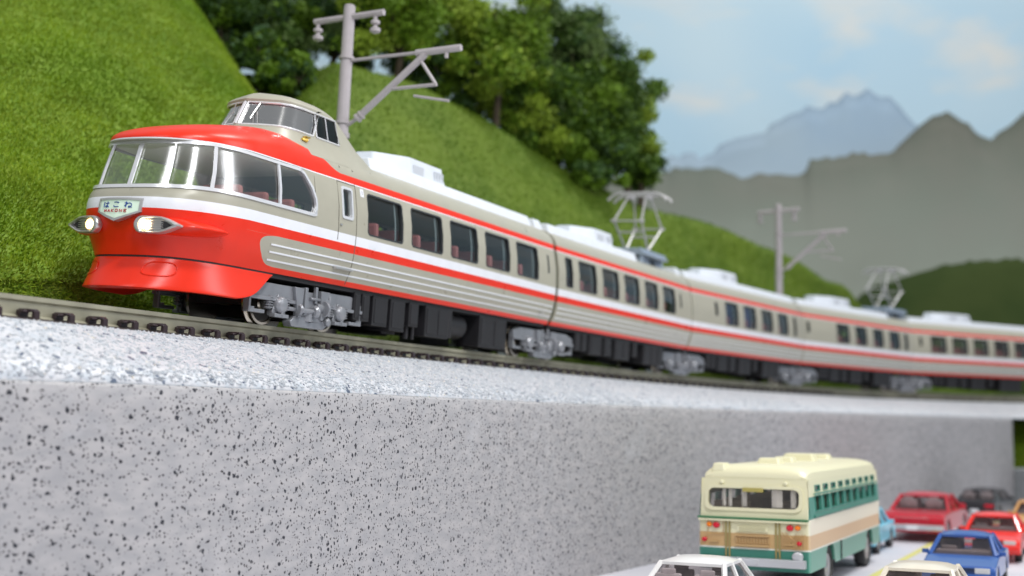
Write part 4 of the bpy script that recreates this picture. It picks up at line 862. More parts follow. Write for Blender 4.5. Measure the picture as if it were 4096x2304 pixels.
def cr_grid(G, n):       # Catmull-Rom upsample of a (rows, cols, 3) grid
    def up(A, n):
        P = np.concatenate([2*A[:1]-A[1:2], A, 2*A[-1:]-A[-2:-1]]); out = []
        for i in range(1, len(P)-2):
            for k in range(n):
                t = k/n; out.append(.5*((2*P[i])+(P[i+1]-P[i-1])*t+(2*P[i-1]-5*P[i]+4*P[i+1]-P[i+2])*t*t+(3*P[i]-P[i-1]-3*P[i+1]+P[i+2])*t**3))
        out.append(P[-2]); return np.array(out)
    A = up(G, n); A = up(A.transpose(1, 0, 2), n).transpose(1, 0, 2); return A
def hill(name, cols, n=10, noise=.12, mat=None):
    G = np.array([[tuple(at(*c)) if len(c) == 3 else tuple(c[0]) for c in colm] for colm in cols]).transpose(1, 0, 2)
    A = cr_grid(G, n)
    nz = rng.normal(0, 1, A.shape[:2]); k = np.ones(5)/5
    for _ in range(2): nz = np.apply_along_axis(lambda r_: np.convolve(r_, k, 'same'), 0, nz); nz = np.apply_along_axis(lambda r_: np.convolve(r_, k, 'same'), 1, nz)
    A[..., 2] += nz*noise*6
    mb = MB(); mb.loft([[tuple(p) for p in r_] for r_ in A], False); o = mb.build(name, mat or M_grass, None, True, 180); tag(o, kind='structure'); return A
def foot(px, t=-1.95, z=-1.12, smin=-20):      # track-side foot of the hill as seen at image column px
    best = None
    for s in np.arange(smin, 78, .25):
        p, _ = track(s, t, z); w = p-Vector((0, 0, EYE)); dd = w.dot(_f)
        if dd < 1: continue
        x = 2048+FPX*w.dot(CR)/dd
        if best is None or abs(x-px) < best[0]: best = (abs(x-px), p)
    return best[1]
def down(p, d): return (Vector((p.x, p.y, p.z-d)),)
cols1 = []
for fx, c in ((-900, [(-900, 1150, 17), (-950, 700, 21), (-950, 200, 27), (-950, -500, 36)]), (-400, [(-420, 1080, 19.5), (-430, 800, 22), (-430, 350, 28), (-450, -400, 38)]), (0, [(0, 1080, 22.3), (0, 860, 24), (0, 430, 29.5), (0, -350, 39)]), (330, [(320, 1120, 24), (330, 900, 26), (330, 450, 31.5), (280, -350, 41)]),
              (700, [(700, 1180, 27.5), (690, 900, 29.5), (640, 420, 34.5), (480, -350, 43)]), (980, [(1000, 1150, 31), (980, 850, 33.5), (825, 330, 38), (520, -350, 46)]), (1180, [(1180, 1150, 35), (1130, 700, 37), (950, 290, 42), (590, -250, 50)]), (1300, [(1320, 1200, 39), (1290, 900, 42), (1080, 500, 48), (740, 60, 57)]), (1450, [(1500, 1300, 44), (1450, 1150, 48), (1250, 900, 56), (1000, 600, 66)])):
    f_ = foot(fx); c0 = at(*c[0]); low = Vector((f_.x, f_.y, f_.z)); mid = f_.lerp(c0, .5); mid.z = f_.z+(c0.z-f_.z)*.62
    cols1.append([(Vector((low.x, low.y, low.z-.5)),), (mid,)]+c)
A1 = hill('hillside', cols1, 10)
cols2 = []
for fx, rx, ry, rz, up_ in ((1150, 1080, 560, 44, .5), (1260, 1180, 400, 45, .5), (1380, 1270, 300, 46, .5), (1500, 1400, 262, 46.5, .5), (1750, 1640, 345, 48.5, .5), (1950, 1890, 478, 50.5, .5), (2150, 2120, 606, 53.5, .5), (2450, 2440, 770, 57, .5), (2750, 2760, 880, 61, .5), (2980, 3000, 968, 65, .5), (3200, 3220, 1075, 69, .5), (3330, 3370, 1160, 73, .5), (3470, 3470, 1265, 77, .5), (3620, 3600, 1420, 82, .5), (3800, 3780, 1560, 86, .5), (4300, 4250, 1600, 92, .5)):
    f_ = foot(fx); r_ = at(rx, ry, rz)
    m1 = f_.lerp(r_, .33); m1.z = f_.z+(r_.z-f_.z)*.42; m2 = f_.lerp(r_, .68); m2.z = f_.z+(r_.z-f_.z)*.79
    b1 = r_+Vector((-2.2, 3.2, -.9)); b2 = r_+Vector((-5, 8, -4.0))
    cols2.append([(Vector((f_.x, f_.y, f_.z-.4)),), (m1,), (m2,), (r_,), (b1,), (b2,)])
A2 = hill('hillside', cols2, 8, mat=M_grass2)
def turf(name, A, count, ln, wd, mask=None, mats=None):
    nr, nc = A.shape[:2]; a, b, c, d = A[:-1, :-1], A[:-1, 1:], A[1:, 1:], A[1:, :-1]
    nrm = np.cross(c-a, d-b); ar = np.linalg.norm(nrm, axis=-1); w = ar.copy()
    if mask is not None: w = w*mask(.25*(a+b+c+d))
    w = w.ravel()/w.sum(); idx = rng.choice(len(w), count, p=w); i, j = np.unravel_index(idx, ar.shape); u, v = rng.random(count)[:, None], rng.random(count)[:, None]
    P = (a[i, j]*(1-u)+b[i, j]*u)*(1-v)+(d[i, j]*(1-u)+c[i, j]*u)*v; Nn = nrm[i, j]/ar[i, j][:, None]; Nn *= np.sign(Nn[:, 2:3]+1e-9)
    D = Nn*rng.uniform(.3, 1, (count, 1))+rng.normal(0, .45, (count, 3)); D /= np.linalg.norm(D, axis=1)[:, None]
    S_ = np.cross(D, rng.normal(0, 1, (count, 3))); S_ /= np.linalg.norm(S_, axis=1)[:, None]; l = rng.uniform(.5, 1.2, (count, 1))*ln; ww = rng.uniform(.6, 1.3, (count, 1))*wd
    V = np.stack([P-S_*ww-Nn*.03, P+S_*ww-Nn*.03, P+D*l+S_*ww*.25, ], 1).reshape(-1, 3); F = np.arange(3*count).reshape(-1, 3)
    # colour patches
    ph = np.sin(P[:, 0]*1.1+P[:, 1]*.7)+np.sin(P[:, 0]*.37-P[:, 2]*1.3+1)+np.sin(P[:, 1]*.9+P[:, 2]*.8+2)+rng.normal(0, 1.1, count)
    mi = np.where(ph > 2.3, 2, np.where(ph > .2, 1, np.where(ph > -1.9, 0, 3))); o = tris_mesh(name, V, F, mats or M_bl, mi); tag(o, kind='stuff'); return o
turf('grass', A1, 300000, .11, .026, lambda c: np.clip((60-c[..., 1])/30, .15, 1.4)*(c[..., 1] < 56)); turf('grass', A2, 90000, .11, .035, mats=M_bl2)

# ------------------------------------------------------------------ trees on the crest
M_leaf = [plain('leaf_green', c, .6, var=.25, scale=1.2, spec=.3) for c in ((.048, .105, .010), (.125, .225, .014), (.26, .37, .035), (.055, .115, .042), (.15, .23, .07))]
M_bark = plain('bark', (.075, .055, .035), .8, var=.3, scale=5)
def tree(px, py, depth, rpx, rz_, n, pal, base_px, label, seed):
    n = int(n*1.5)
    rg = np.random.default_rng(seed); C_ = at(px, py, depth); r_ = rpx/FPX*depth; rv = rz_/FPX*depth; base = at(*base_px, depth); base.z -= .4
    root = empty('tree', base); tag(root, label, 'tree', 'leafy model trees along the grass crest'); inv = Vector(base)
    t = MB(); top = C_+Vector((0, 0, rv*.35)); t.tube([base-inv, base.lerp(top, .35)+Vector((.15, 0, 0))-inv, base.lerp(top, .7)-inv, top-inv], [.16, .13, .09, .04], 10)
    clumps = []
    for k in range(46):
        v = rg.normal(0, 1, 3); v /= np.linalg.norm(v); q = rg.uniform(.25, .93); clumps.append((np.array(C_)+v*np.array([r_, r_, rv])*q, rg.uniform(.14, .34)*min(r_, rv)))
    for k in range(9):
        c, _ = clumps[k]; st = base.lerp(top, rg.uniform(.35, .8)); md = st.lerp(Vector(c), .5)+Vector((0, 0, -.15)); t.tube([st-inv, md-inv, Vector(c)-inv], [.10, .06, .025], 6)
    t.build('trunk', M_bark, root, True)
    P, cc = [], []
    for c, cr2 in clumps:
        m_ = int(n*cr2**2/sum(q[1]**2 for q in clumps)); v = rg.normal(0, 1, (m_, 3)); v /= np.linalg.norm(v, axis=1)[:, None]; q = rg.random((m_, 1))**.55*rg.uniform(.8, 1.35, (m_, 1))
        P.append(c+v*q*cr2*np.array([1.1, 1.1, .9])); cc.append(np.full(m_, rg.integers(0, 3)))
    P = np.concatenate(P)-np.array(inv); cc = np.concatenate(cc); m_ = len(P)
    D = rg.normal(0, 1, (m_, 3)); D[:, 2] *= .7; D /= np.linalg.norm(D, axis=1)[:, None]; S_ = np.cross(D, rg.normal(0, 1, (m_, 3))); S_ /= np.linalg.norm(S_, axis=1)[:, None]; l = rg.uniform(.05, .135, (m_, 1)); w = l*.6
    V = np.stack([P-D*l, P-S_*w, P+D*l, P+S_*w], 1).reshape(-1, 3); F = np.arange(4*m_).reshape(-1, 4)
    mi = np.array(pal)[np.clip(cc+(rg.random(m_) < .3), 0, 2)]; o = tris_mesh('crown', V, F, M_leaf, mi); o.parent = root; return root
DK, BR, TE = (0, 3, 1), (1, 1, 2), (3, 0, 4)  # DK: dark leaves, standing in for shadow at the left gap
tree(880, 20, 52, 230, 260, 14000, DK, (930, 430), 'dark tree at the far left, beside the bright grass slope', 1)
tree(1130, 60, 53, 260, 240, 15000, DK, (1150, 420), 'very dark tree filling the gap between the slopes, left of the mast top', 12)
tree(1340, 100, 52, 270, 200, 15000, TE, (1310, 400), 'shadowed blue green tree directly behind the near mast', 2)
tree(1130, 380, 54, 210, 170, 12000, DK, (1150, 560), 'low dark bush in the gap between the two grass slopes', 9)
tree(1030, 250, 46.5, 120, 130, 6000, DK, (1030, 420), 'small dark bush added as shade in the notch between the grass slopes', 14)  # dark foliage added to fill the notch with shade
tree(1170, 300, 45, 110, 110, 5000, DK, (1170, 430), 'small dark bush added as shade on the left shoulder of the second slope', 15)  # second added bush, its dark leaves stand in for shade here
tree(1600, 60, 50, 290, 270, 19000, BR, (1580, 330), 'bright yellow green tree above the mast bracket arm', 3)
tree(1750, 310, 53, 270, 190, 15000, DK, (1760, 420), 'dark low tree behind the tip of the bracket arm', 4)
tree(1980, 150, 52, 290, 300, 19000, BR, (1980, 500), 'tall mid green tree, bright crowned, in the middle of the crest', 5)
tree(2080, 440, 54, 270, 230, 17000, (0, 1, 2), (2110, 600), 'lower green tree in the middle of the grass crest', 6)
tree(2290, 170, 57, 220, 220, 12000, TE, (2300, 690), 'small crowned teal green tree with sky gaps against the clouds', 7)
tree(2350, 470, 56, 260, 300, 19000, (0, 0, 1), (2400, 740), 'dark dense tree with its shaded foot on the crest', 8)
tree(2490, 400, 58, 170, 340, 16000, (1, 0, 2), (2510, 780), 'rightmost tree on the crest, bright rim toward the sky', 10)
tree(2340, 660, 55, 230, 130, 11000, DK, (2330, 720), 'low dark shrub under the trees near the pantograph', 11)
tree(2540, 640, 58, 130, 150, 8000, (0, 1, 0), (2560, 790), 'small bush at the right foot of the tree row', 13)

# ------------------------------------------------------------------ printed backdrop sky and mountain ranges
m, nt, b = new_mat('backdrop_sky_print'); tc = N(nt, 'ShaderNodeTexCoord'); mp = N(nt, 'ShaderNodeMapping'); mp.inputs['Scale'].default_value = (.045, 1, .11); mp.inputs['Rotation'].default_value = (0, R(-28), 0); mp.inputs['Location'].default_value = (3.1, 0, 1.3); L(nt, tc.outputs['Object'], mp.inputs[0])
a = N(nt, 'ShaderNodeTexNoise', i2=1.25, i3=4.0); a.inputs['Roughness'].default_value = .5; L(nt, mp.outputs[0], a.inputs[0]); c = N(nt, 'ShaderNodeValToRGB'); e = c.color_ramp.elements; e[0].position = .52; e[0].color = (0, 0, 0, 1); e[1].position = .68; e[1].color = (1, 1, 1, 1); L(nt, a.outputs[0], c.inputs[0])
a2 = N(nt, 'ShaderNodeTexNoise', i2=.035, i3=2.0); L(nt, tc.outputs['Object'], a2.inputs[0]); c2 = N(nt, 'ShaderNodeValToRGB'); e = c2.color_ramp.elements; e[0].position = .35; e[0].color = (.47, .68, .83, 1); e[1].position = .62; e[1].color = (.61, .76, .84, 1); L(nt, a2.outputs[0], c2.inputs[0])
mx = N(nt, 'ShaderNodeMixRGB'); mx.inputs[2].default_value = (.74, .77, .76, 1); L(nt, c.outputs[0], mx.inputs[0]); L(nt, c2.outputs[0], mx.inputs[1]); L(nt, mx.outputs[0], b.inputs['Base Color']); b.inputs['Roughness'].default_value = .8; b.inputs['Specular IOR Level'].default_value = .1
bd_ = MB(); P = [(-190+i*10, 132-((i-21)*.9)**2*.07, 0) for i in range(44)]; bd_.loft([[(x, y, z) for x, y, _ in P] for z in (-5, 40, 90)], False); o = bd_.build('sky', m, None, True, 180); tag(o, kind='structure')
def range_mesh(name, outline, depth, c1, c2, sc_n, thick=9, bottom=1750, mist=None):
    pts_ = []
    for (x0, y0), (x1, y1) in zip(outline, outline[1:]):
        n = max(2, int((x1-x0)/22))
        for k in range(n): t = k/n; pts_.append((x0+(x1-x0)*t, y0+(y1-y0)*t+rng.normal(0, 5)))
    pts_.append(outline[-1]); rows_ = []
    for j, (f_, dd) in enumerate(((0, thick*.9), (0, .0), (.05, -thick*.08), (.14, -thick*.22), (.28, -thick*.42), (.45, -thick*.6), (.7, -thick*.85), (1, -thick))):
        row = []
        for i, (x, y) in enumerate(pts_):
            if j > 2: y = float(np.mean([q[1] for q in pts_[max(0, i-12*(j-2)):i+12*(j-2)+1]]))
            yy = y+(bottom-y)*f_ if j else y+120; D_ = depth+dd+(0 if j in (0, 7) else .25*math.sin(i*.13+j*1.7)); row.append(at(x, yy, D_))
        rows_.append(row)
    m, nt, b = new_mat(name+'_print'); tc = N(nt, 'ShaderNodeTexCoord'); a = N(nt, 'ShaderNodeTexNoise', i2=sc_n, i3=4.0); L(nt, tc.outputs['Object'], a.inputs[0]); c = N(nt, 'ShaderNodeValToRGB'); e = c.color_ramp.elements; e[0].position = .36; e[0].color = (*c1, 1); e[1].position = .64; e[1].color = (*c2, 1); L(nt, a.outputs[0], c.inputs[0]); L(nt, c.outputs[0], b.inputs['Base Color'])
    if mist:    # the pale mist printed over the lower slopes
        sz = N(nt, 'ShaderNodeSeparateXYZ'); L(nt, tc.outputs['Object'], sz.inputs[0]); n3 = N(nt, 'ShaderNodeMath', operation='MULTIPLY_ADD', i1=9.0); L(nt, a.outputs[0], n3.inputs[0]); L(nt, sz.outputs['Z'], n3.inputs[2])
        mr = N(nt, 'ShaderNodeMapRange', i1=mist[0]+4, i2=mist[1]+4, i3=mist[3], i4=0.); L(nt, n3.outputs[0], mr.inputs[0]); mx = N(nt, 'ShaderNodeMixRGB'); mx.inputs[2].default_value = (*mist[2], 1); L(nt, mr.outputs[0], mx.inputs[0]); L(nt, c.outputs[0], mx.inputs[1]); L(nt, mx.outputs[0], b.inputs['Base Color'])
    b.inputs['Roughness'].default_value = .95; b.inputs['Specular IOR Level'].default_value = .05
    mb = MB(); mb.loft(rows_, False); o = mb.build(name, m, None, True, 180); tag(o, kind='structure'); return o
range_mesh('distant_mountain', [(2300, 800), (2520, 700), (2640, 640), (2760, 605), (2800, 625), (2850, 620), (2900, 565), (3000, 540), (3060, 528), (3100, 485), (3170, 462), (3230, 425), (3290, 430), (3345, 405), (3385, 372), (3430, 378), (3470, 362), (3520, 392), (3560, 384), (3600, 425), (3650, 480), (3700, 540), (3900, 620), (4200, 700)], 118, (.25, .36, .49), (.33, .43, .52), .10, 4, mist=(22, 36, (.44, .53, .59), .8))
range_mesh('mountain_range', [(1500, 760), (2300, 720), (2560, 700), (2700, 678), (2850, 672), (2905, 690), (2965, 715), (3030, 690), (3120, 705), (3220, 690), (3240, 640), (3330, 628), (3410, 605), (3500, 620), (3570, 605), (3660, 520), (3730, 460), (3790, 446), (3850, 480), (3920, 540), (3965, 562), (4020, 520), (4096, 455), (4300, 380), (4800, 420)], 106, (.085, .10, .080), (.135, .14, .12), .16, 9, mist=(13, 31, (.27, .30, .265), .95))
range_mesh('dark_green_hill', [(2600, 1560), (3000, 1420), (3350, 1250), (3500, 1150), (3620, 1110), (3760, 1060), (3900, 1046), (4096, 1040), (4500, 1020), (5200, 1040)], 96, (.020, .038, .012), (.042, .060, .020), .13, 6)
# grass bank below the track where the wall ends
gb = []
for x_ in (4030, 4110, 4250, 4500):
    f0, f1 = at(x_, 1700, 72), at(x_+20, 1893, 68); gb.append([(f0,), (f0.lerp(f1, .45)+Vector((0, -.4, .15)),), (f1,)])
A3 = hill('hillside', gb, 6, .05); turf('grass', A3, 6000, .3, .05)
# green flock crumbs stuck to the wall and bed edge
fk = MB()
for px, py in ((1000, 1582), (1700, 1573), (1830, 2160), (1725, 2235), (1380, 2236), (1762, 2282), (905, 2010), (905, 2140), (4087, 1940)):
    i = int(np.argmin([abs(q-px) for q in pxs])); depth = float(np.interp(px, pxs, WY)); p = at(px, py, depth-.12)
    for k in range(5): q = p+Vector(tuple(rng.normal(0, .045, 3))); fk.lathe(q, tuple(rng.normal(0, 1, 3)), [(-.03, .01), (0, .035), (.03, .012)], 5)
tag(fk.build('grass_flock', M_bl[2]), kind='stuff')

# ------------------------------------------------------------------ vehicles on the road
M_tyre = plain('tyre_rubber', (.02, .02, .022), .6); M_rim = plain('wheel_rim', (.45, .45, .45), .35, .6); M_bump = plain('bumper_metal', (.62, .63, .66), .3, .5); M_carglass = glass('car_glass', (.72, .69, .69), .0, .06); M_busglass = glass('bus_glass', (.93, .91, .88), .05, .08); M_inner = plain('car_interior', (.26, .22, .225), .7, var=.2); M_tail = plain('tail_lamp_red', (.65, .01, .03), .25); M_amber = plain('amber_lamp', (.9, .22, .01), .25); M_headl = plain('head_lamp_glass', (.7, .7, .68), .15, .2)
def wheel(parent, x, y, r_, sg, w=.2, z0=0):
    t = MB(); t.lathe((x, y, r_+z0), (0, sg, 0), [(-w/2, r_*.7), (-w/2, r_*.96), (-w*.3, r_), (w*.3, r_), (w/2, r_*.95), (w/2, r_*.68), (w*.3, r_*.62)], 24); o = t.build('wheel', M_tyre, parent, True)
    q = MB(); q.lathe((x, y, r_+z0), (0, sg, 0), [(w*.2, r_*.66), (w*.42, r_*.6), (w*.34, r_*.3), (w*.5, r_*.16), (w*.5, .02)], 18); q.build('rim', M_rim, o, True)
def paintc(name, c): return plain(name, c, .28, var=.04, coat=.4)
def make_car(loc, psi, paint_, label, L_=4.3, Wd=1.68, H=1.38, hood=1.25, trunk=.85, belt=.86, cab=(1.0, 3.25), roof=(1.62, 2.70), hatch=False, seatc=M_inner, round_=.07, name='car', tail=True):
    """x runs from the rear (0) to the front (L)"""
    root = empty(name, loc, (0, 0, psi)); tag(root, label, 'car', 'small model cars on the pale road'); hw = Wd/2; wx = (.78, L_-.82); wr = .31
    def arch(cx): return [(cx+.38*math.cos(R(a)), .30+.38*math.sin(R(a))) for a in range(0, 181, 20)]
    lower = [(0.03, .28)]+[(x, z) for x, z in reversed(arch(wx[0])) if z >= .25]+[(x, z) for x, z in reversed(arch(wx[1])) if z >= .25]+[(L_-.05, .26)]
    prof = lower+[(L_, .42), (L_-.04, .62), (L_-.12, .70), (cab[1]+.05, belt+.0), (cab[0]-.05, belt+.02), (.10, belt-(.02 if not hatch else .0)), (0, belt-.12), (-.02, .50)]
    b = MB(); n = len(prof)
    ys = (-hw+.06, -hw, hw, hw-.06); sq = [(0, .0), (1, 1)]
    def sec(y, k): return [(x, y, z if z < .6 else .6+(z-.6)*k) for x, z in prof]
    rings = [sec(-hw+.05, 1), sec(-hw+.012, .97), sec(-hw, .9)][::-1]
    b.add(sec(-hw, .93)+sec(-hw+.09, 1.0)+sec(hw-.09, 1.0)+sec(hw, .93), [tuple((j*n+i, j*n+(i+1) % n, (j+1)*n+(i+1) % n, (j+1)*n+i)) for j in range(3) for i in range(n)]+[tuple(range(n-1, -1, -1)), tuple(range(3*n, 4*n))])
    body = b.build('body', paint_, root, False, bevel=.035)
    # greenhouse: pillars + roof
    g = MB(); bl, tl = hw-.07, hw-.26
    base = [(cab[0], -bl), (cab[1], -bl), (cab[1], bl), (cab[0], bl)]; top = [(roof[0], -tl), (roof[1], -tl), (roof[1], tl), (roof[0], tl)]
    zb, zt = belt-.02, H-.09
    P = lambda i, k: Vector((base[i][0], base[i][1], zb)).lerp(Vector((top[i][0], top[i][1], zt)), k)
    for i in range(4): g.tube([P(i, 0), P(i, 1)], .055, 6)
    for sg, (i, j) in ((-1, (0, 1)), (1, (3, 2))): g.tube([P(i, 0).lerp(P(j, 0), .50), P(i, 1).lerp(P(j, 1), .46)], .045, 5)
    nx = 7; ny = 7; rr_ = []
    for a in range(nx):
        u = a/(nx-1); row = []
        for c in range(ny):
            v = c/(ny-1)*2-1; x = roof[0]-.05+(roof[1]-roof[0]+.10)*u; e_ = (1-abs(2*u-1)**4)*(1-abs(v)**4); row.append((x, v*(tl+.035), zt+.015+.085*e_))
        rr_.append(row)
    g.loft(rr_, False); rr2 = [[(x, y, zt-.04) for x, y, z in r_] for r_ in rr_]; g.loft(rr2, False)
    ed = [rr_[0], rr_[-1], [r_[0] for r_ in rr_], [r_[-1] for r_ in rr_]]
    for e_ in ed: g.loft([e_, [(x, y, zt-.04) for x, y, z in e_]], False)
    g.build('roof', paint_, root, True, 50)
    def pane(nm, i, j, ins=.02):
        q = MB(); c0 = (P(0, .5)+P(1, .5)+P(2, .5)+P(3, .5))/4
        f_ = lambda p: p+(c0-p).normalized()*ins
        q.add([f_(P(i, .02)), f_(P(j, .02)), f_(P(j, .98)), f_(P(i, .98))], [(0, 1, 2, 3)]); q.build(nm, M_carglass, root)
    pane('rear_window', 3, 0); pane('windscreen', 1, 2); pane('side_window', 0, 1); pane('side_window', 2, 3)
    s_ = MB(); 
    for x in (cab[0]+.55, cab[0]+1.35):
        for y in (-.38, .38): s_.box((x, y, .66), (.5, .5, .3)); s_.box((x-.22, y, .93), (.14, .5, .46)); s_.box((x-.22, y, 1.19), (.10, .28, .12))
    s_.box((cab[1]-.40, 0, .87), (.42, 1.3, .16)); s_.box((cab[1]-.5, -.36, .97), (.08, .36, .14)); s_.box((cab[1]-.45, .36, .93), (.08, .42, .10)); s_.build('seats', seatc, root, bevel=.03)
    for nm, x, e_ in (('front_bumper', L_+.02, 1), ('rear_bumper', -.03, -1)):
        q = MB(); q.box((x, 0, .44), (.12, Wd-.04, .15)); q.build(nm, M_bump if paint_ in CHROME else paint_, root, bevel=.03)
    for sg in (-1, 1):
        for x in wx: wheel(root, x, sg*(hw-.11), wr, sg)
        q = MB(); q.box((L_-.045, sg*(hw-.30), .60), (.05, .34, .13)); q.build('headlight', M_headl, root, bevel=.01)
        q = MB(); q.box((-.022, sg*(hw-.26), .66), (.03, .36, .13)); q.build('tail_light', M_tail, root)
        q = MB(); q.box((cab[1]-.28, sg*(hw+.06), belt+.04), (.10, .16, .10)); q.box((cab[1]-.26, sg*(hw-.02), belt), (.06, .14, .04)); q.build('mirror', paint_, root, bevel=.02)
    gr = MB()
    for k in range(4): gr.box((L_-.035, 0, .55+k*.035), (.03, Wd-.95, .015))
    gr.build('grille', M_tyre, root); 
    for x, z in ((-.10, .44), (L_+.09, .42)): q = MB(); q.box((x, 0, z), (.02, .33, .15)); q.build('number_plate', M_white, root)
    return root
CHROME = []
P_white = paintc('white_car_paint', (.80, .79, .78)); P_cream = paintc('cream_car_paint', (.74, .68, .56)); P_blue = paintc('blue_car_paint', (.018, .085, .33)); P_or = paintc('orange_red_car_paint', (.80, .025, .016)); P_red = paintc('crimson_car_paint', (.50, .010, .028)); P_blk = paintc('black_car_paint', (.018, .017, .022)); P_lb = paintc('sky_blue_car_paint', (.24, .66, .84)); P_ora = paintc('amber_car_paint', (.62, .33, .12))
CHROME += [P_white, P_red, P_lb]
RD = R(90-25.2)
def place_rc(px, py, z, xr, psi):   # the roof point xr metres from the rear is seen at (px,py) at height z
    p = at_z(px, py, z); return (p.x-xr*math.cos(psi), p.y-xr*math.sin(psi), 0)
make_car(place_rc(2778, 2232, 1.42, 1.75, RD), RD, P_white, 'white car behind the bus, only its roof and rear window in frame', H=1.42, Wd=1.75)
make_car(place_rc(3698, 2243, 1.38, 1.9, RD+math.pi), RD+math.pi, P_cream, 'cream car at the bottom edge, cut by the frame', H=1.38)
make_car(place_rc(3868, 2122, 1.36, 1.95, RD+math.pi), RD+math.pi, P_blue, 'blue car facing the camera behind the cream car', H=1.36, cab=(.95, 3.2), roof=(1.55, 2.45))
make_car(place_rc(3982, 2046, 1.36, 1.95, RD+math.pi), RD+math.pi, P_or, 'bright orange red car at the right edge behind the blue car', H=1.36)
make_car(place_rc(4150, 1996, 1.36, 2.0, RD+math.pi), RD+math.pi, P_ora, 'amber yellow car half out of frame at the right edge', H=1.36)
rdc = make_car(place_rc(3705, 1968, 1.60, 2.8, R(90-28)), R(90-28), P_red, 'dark crimson saloon with pale chrome bumper seen from behind', L_=4.7, Wd=1.85, H=1.36, cab=(1.2, 3.5), roof=(1.95, 3.0), trunk=1.2)
make_car(place_rc(3935, 1950, 1.36, 1.6, R(90-34)), R(90-34), P_blk, 'black hatchback beside the grey wall, farthest from the camera', H=1.36, cab=(.25, 3.1), roof=(.95, 2.5), hatch=True)
rdc.scale = (1.16, 1.16, 1.18)
pl = at_z(3504, 2215, 0); make_car((pl.x-.78*math.cos(RD)-(.84-.11)*math.sin(RD), pl.y-.78*math.sin(RD)+(.84-.11)*math.cos(RD), 0), RD, P_lb, 'sky blue car mostly hidden ahead of the bus', L_=4.2, H=1.38, belt=.84)

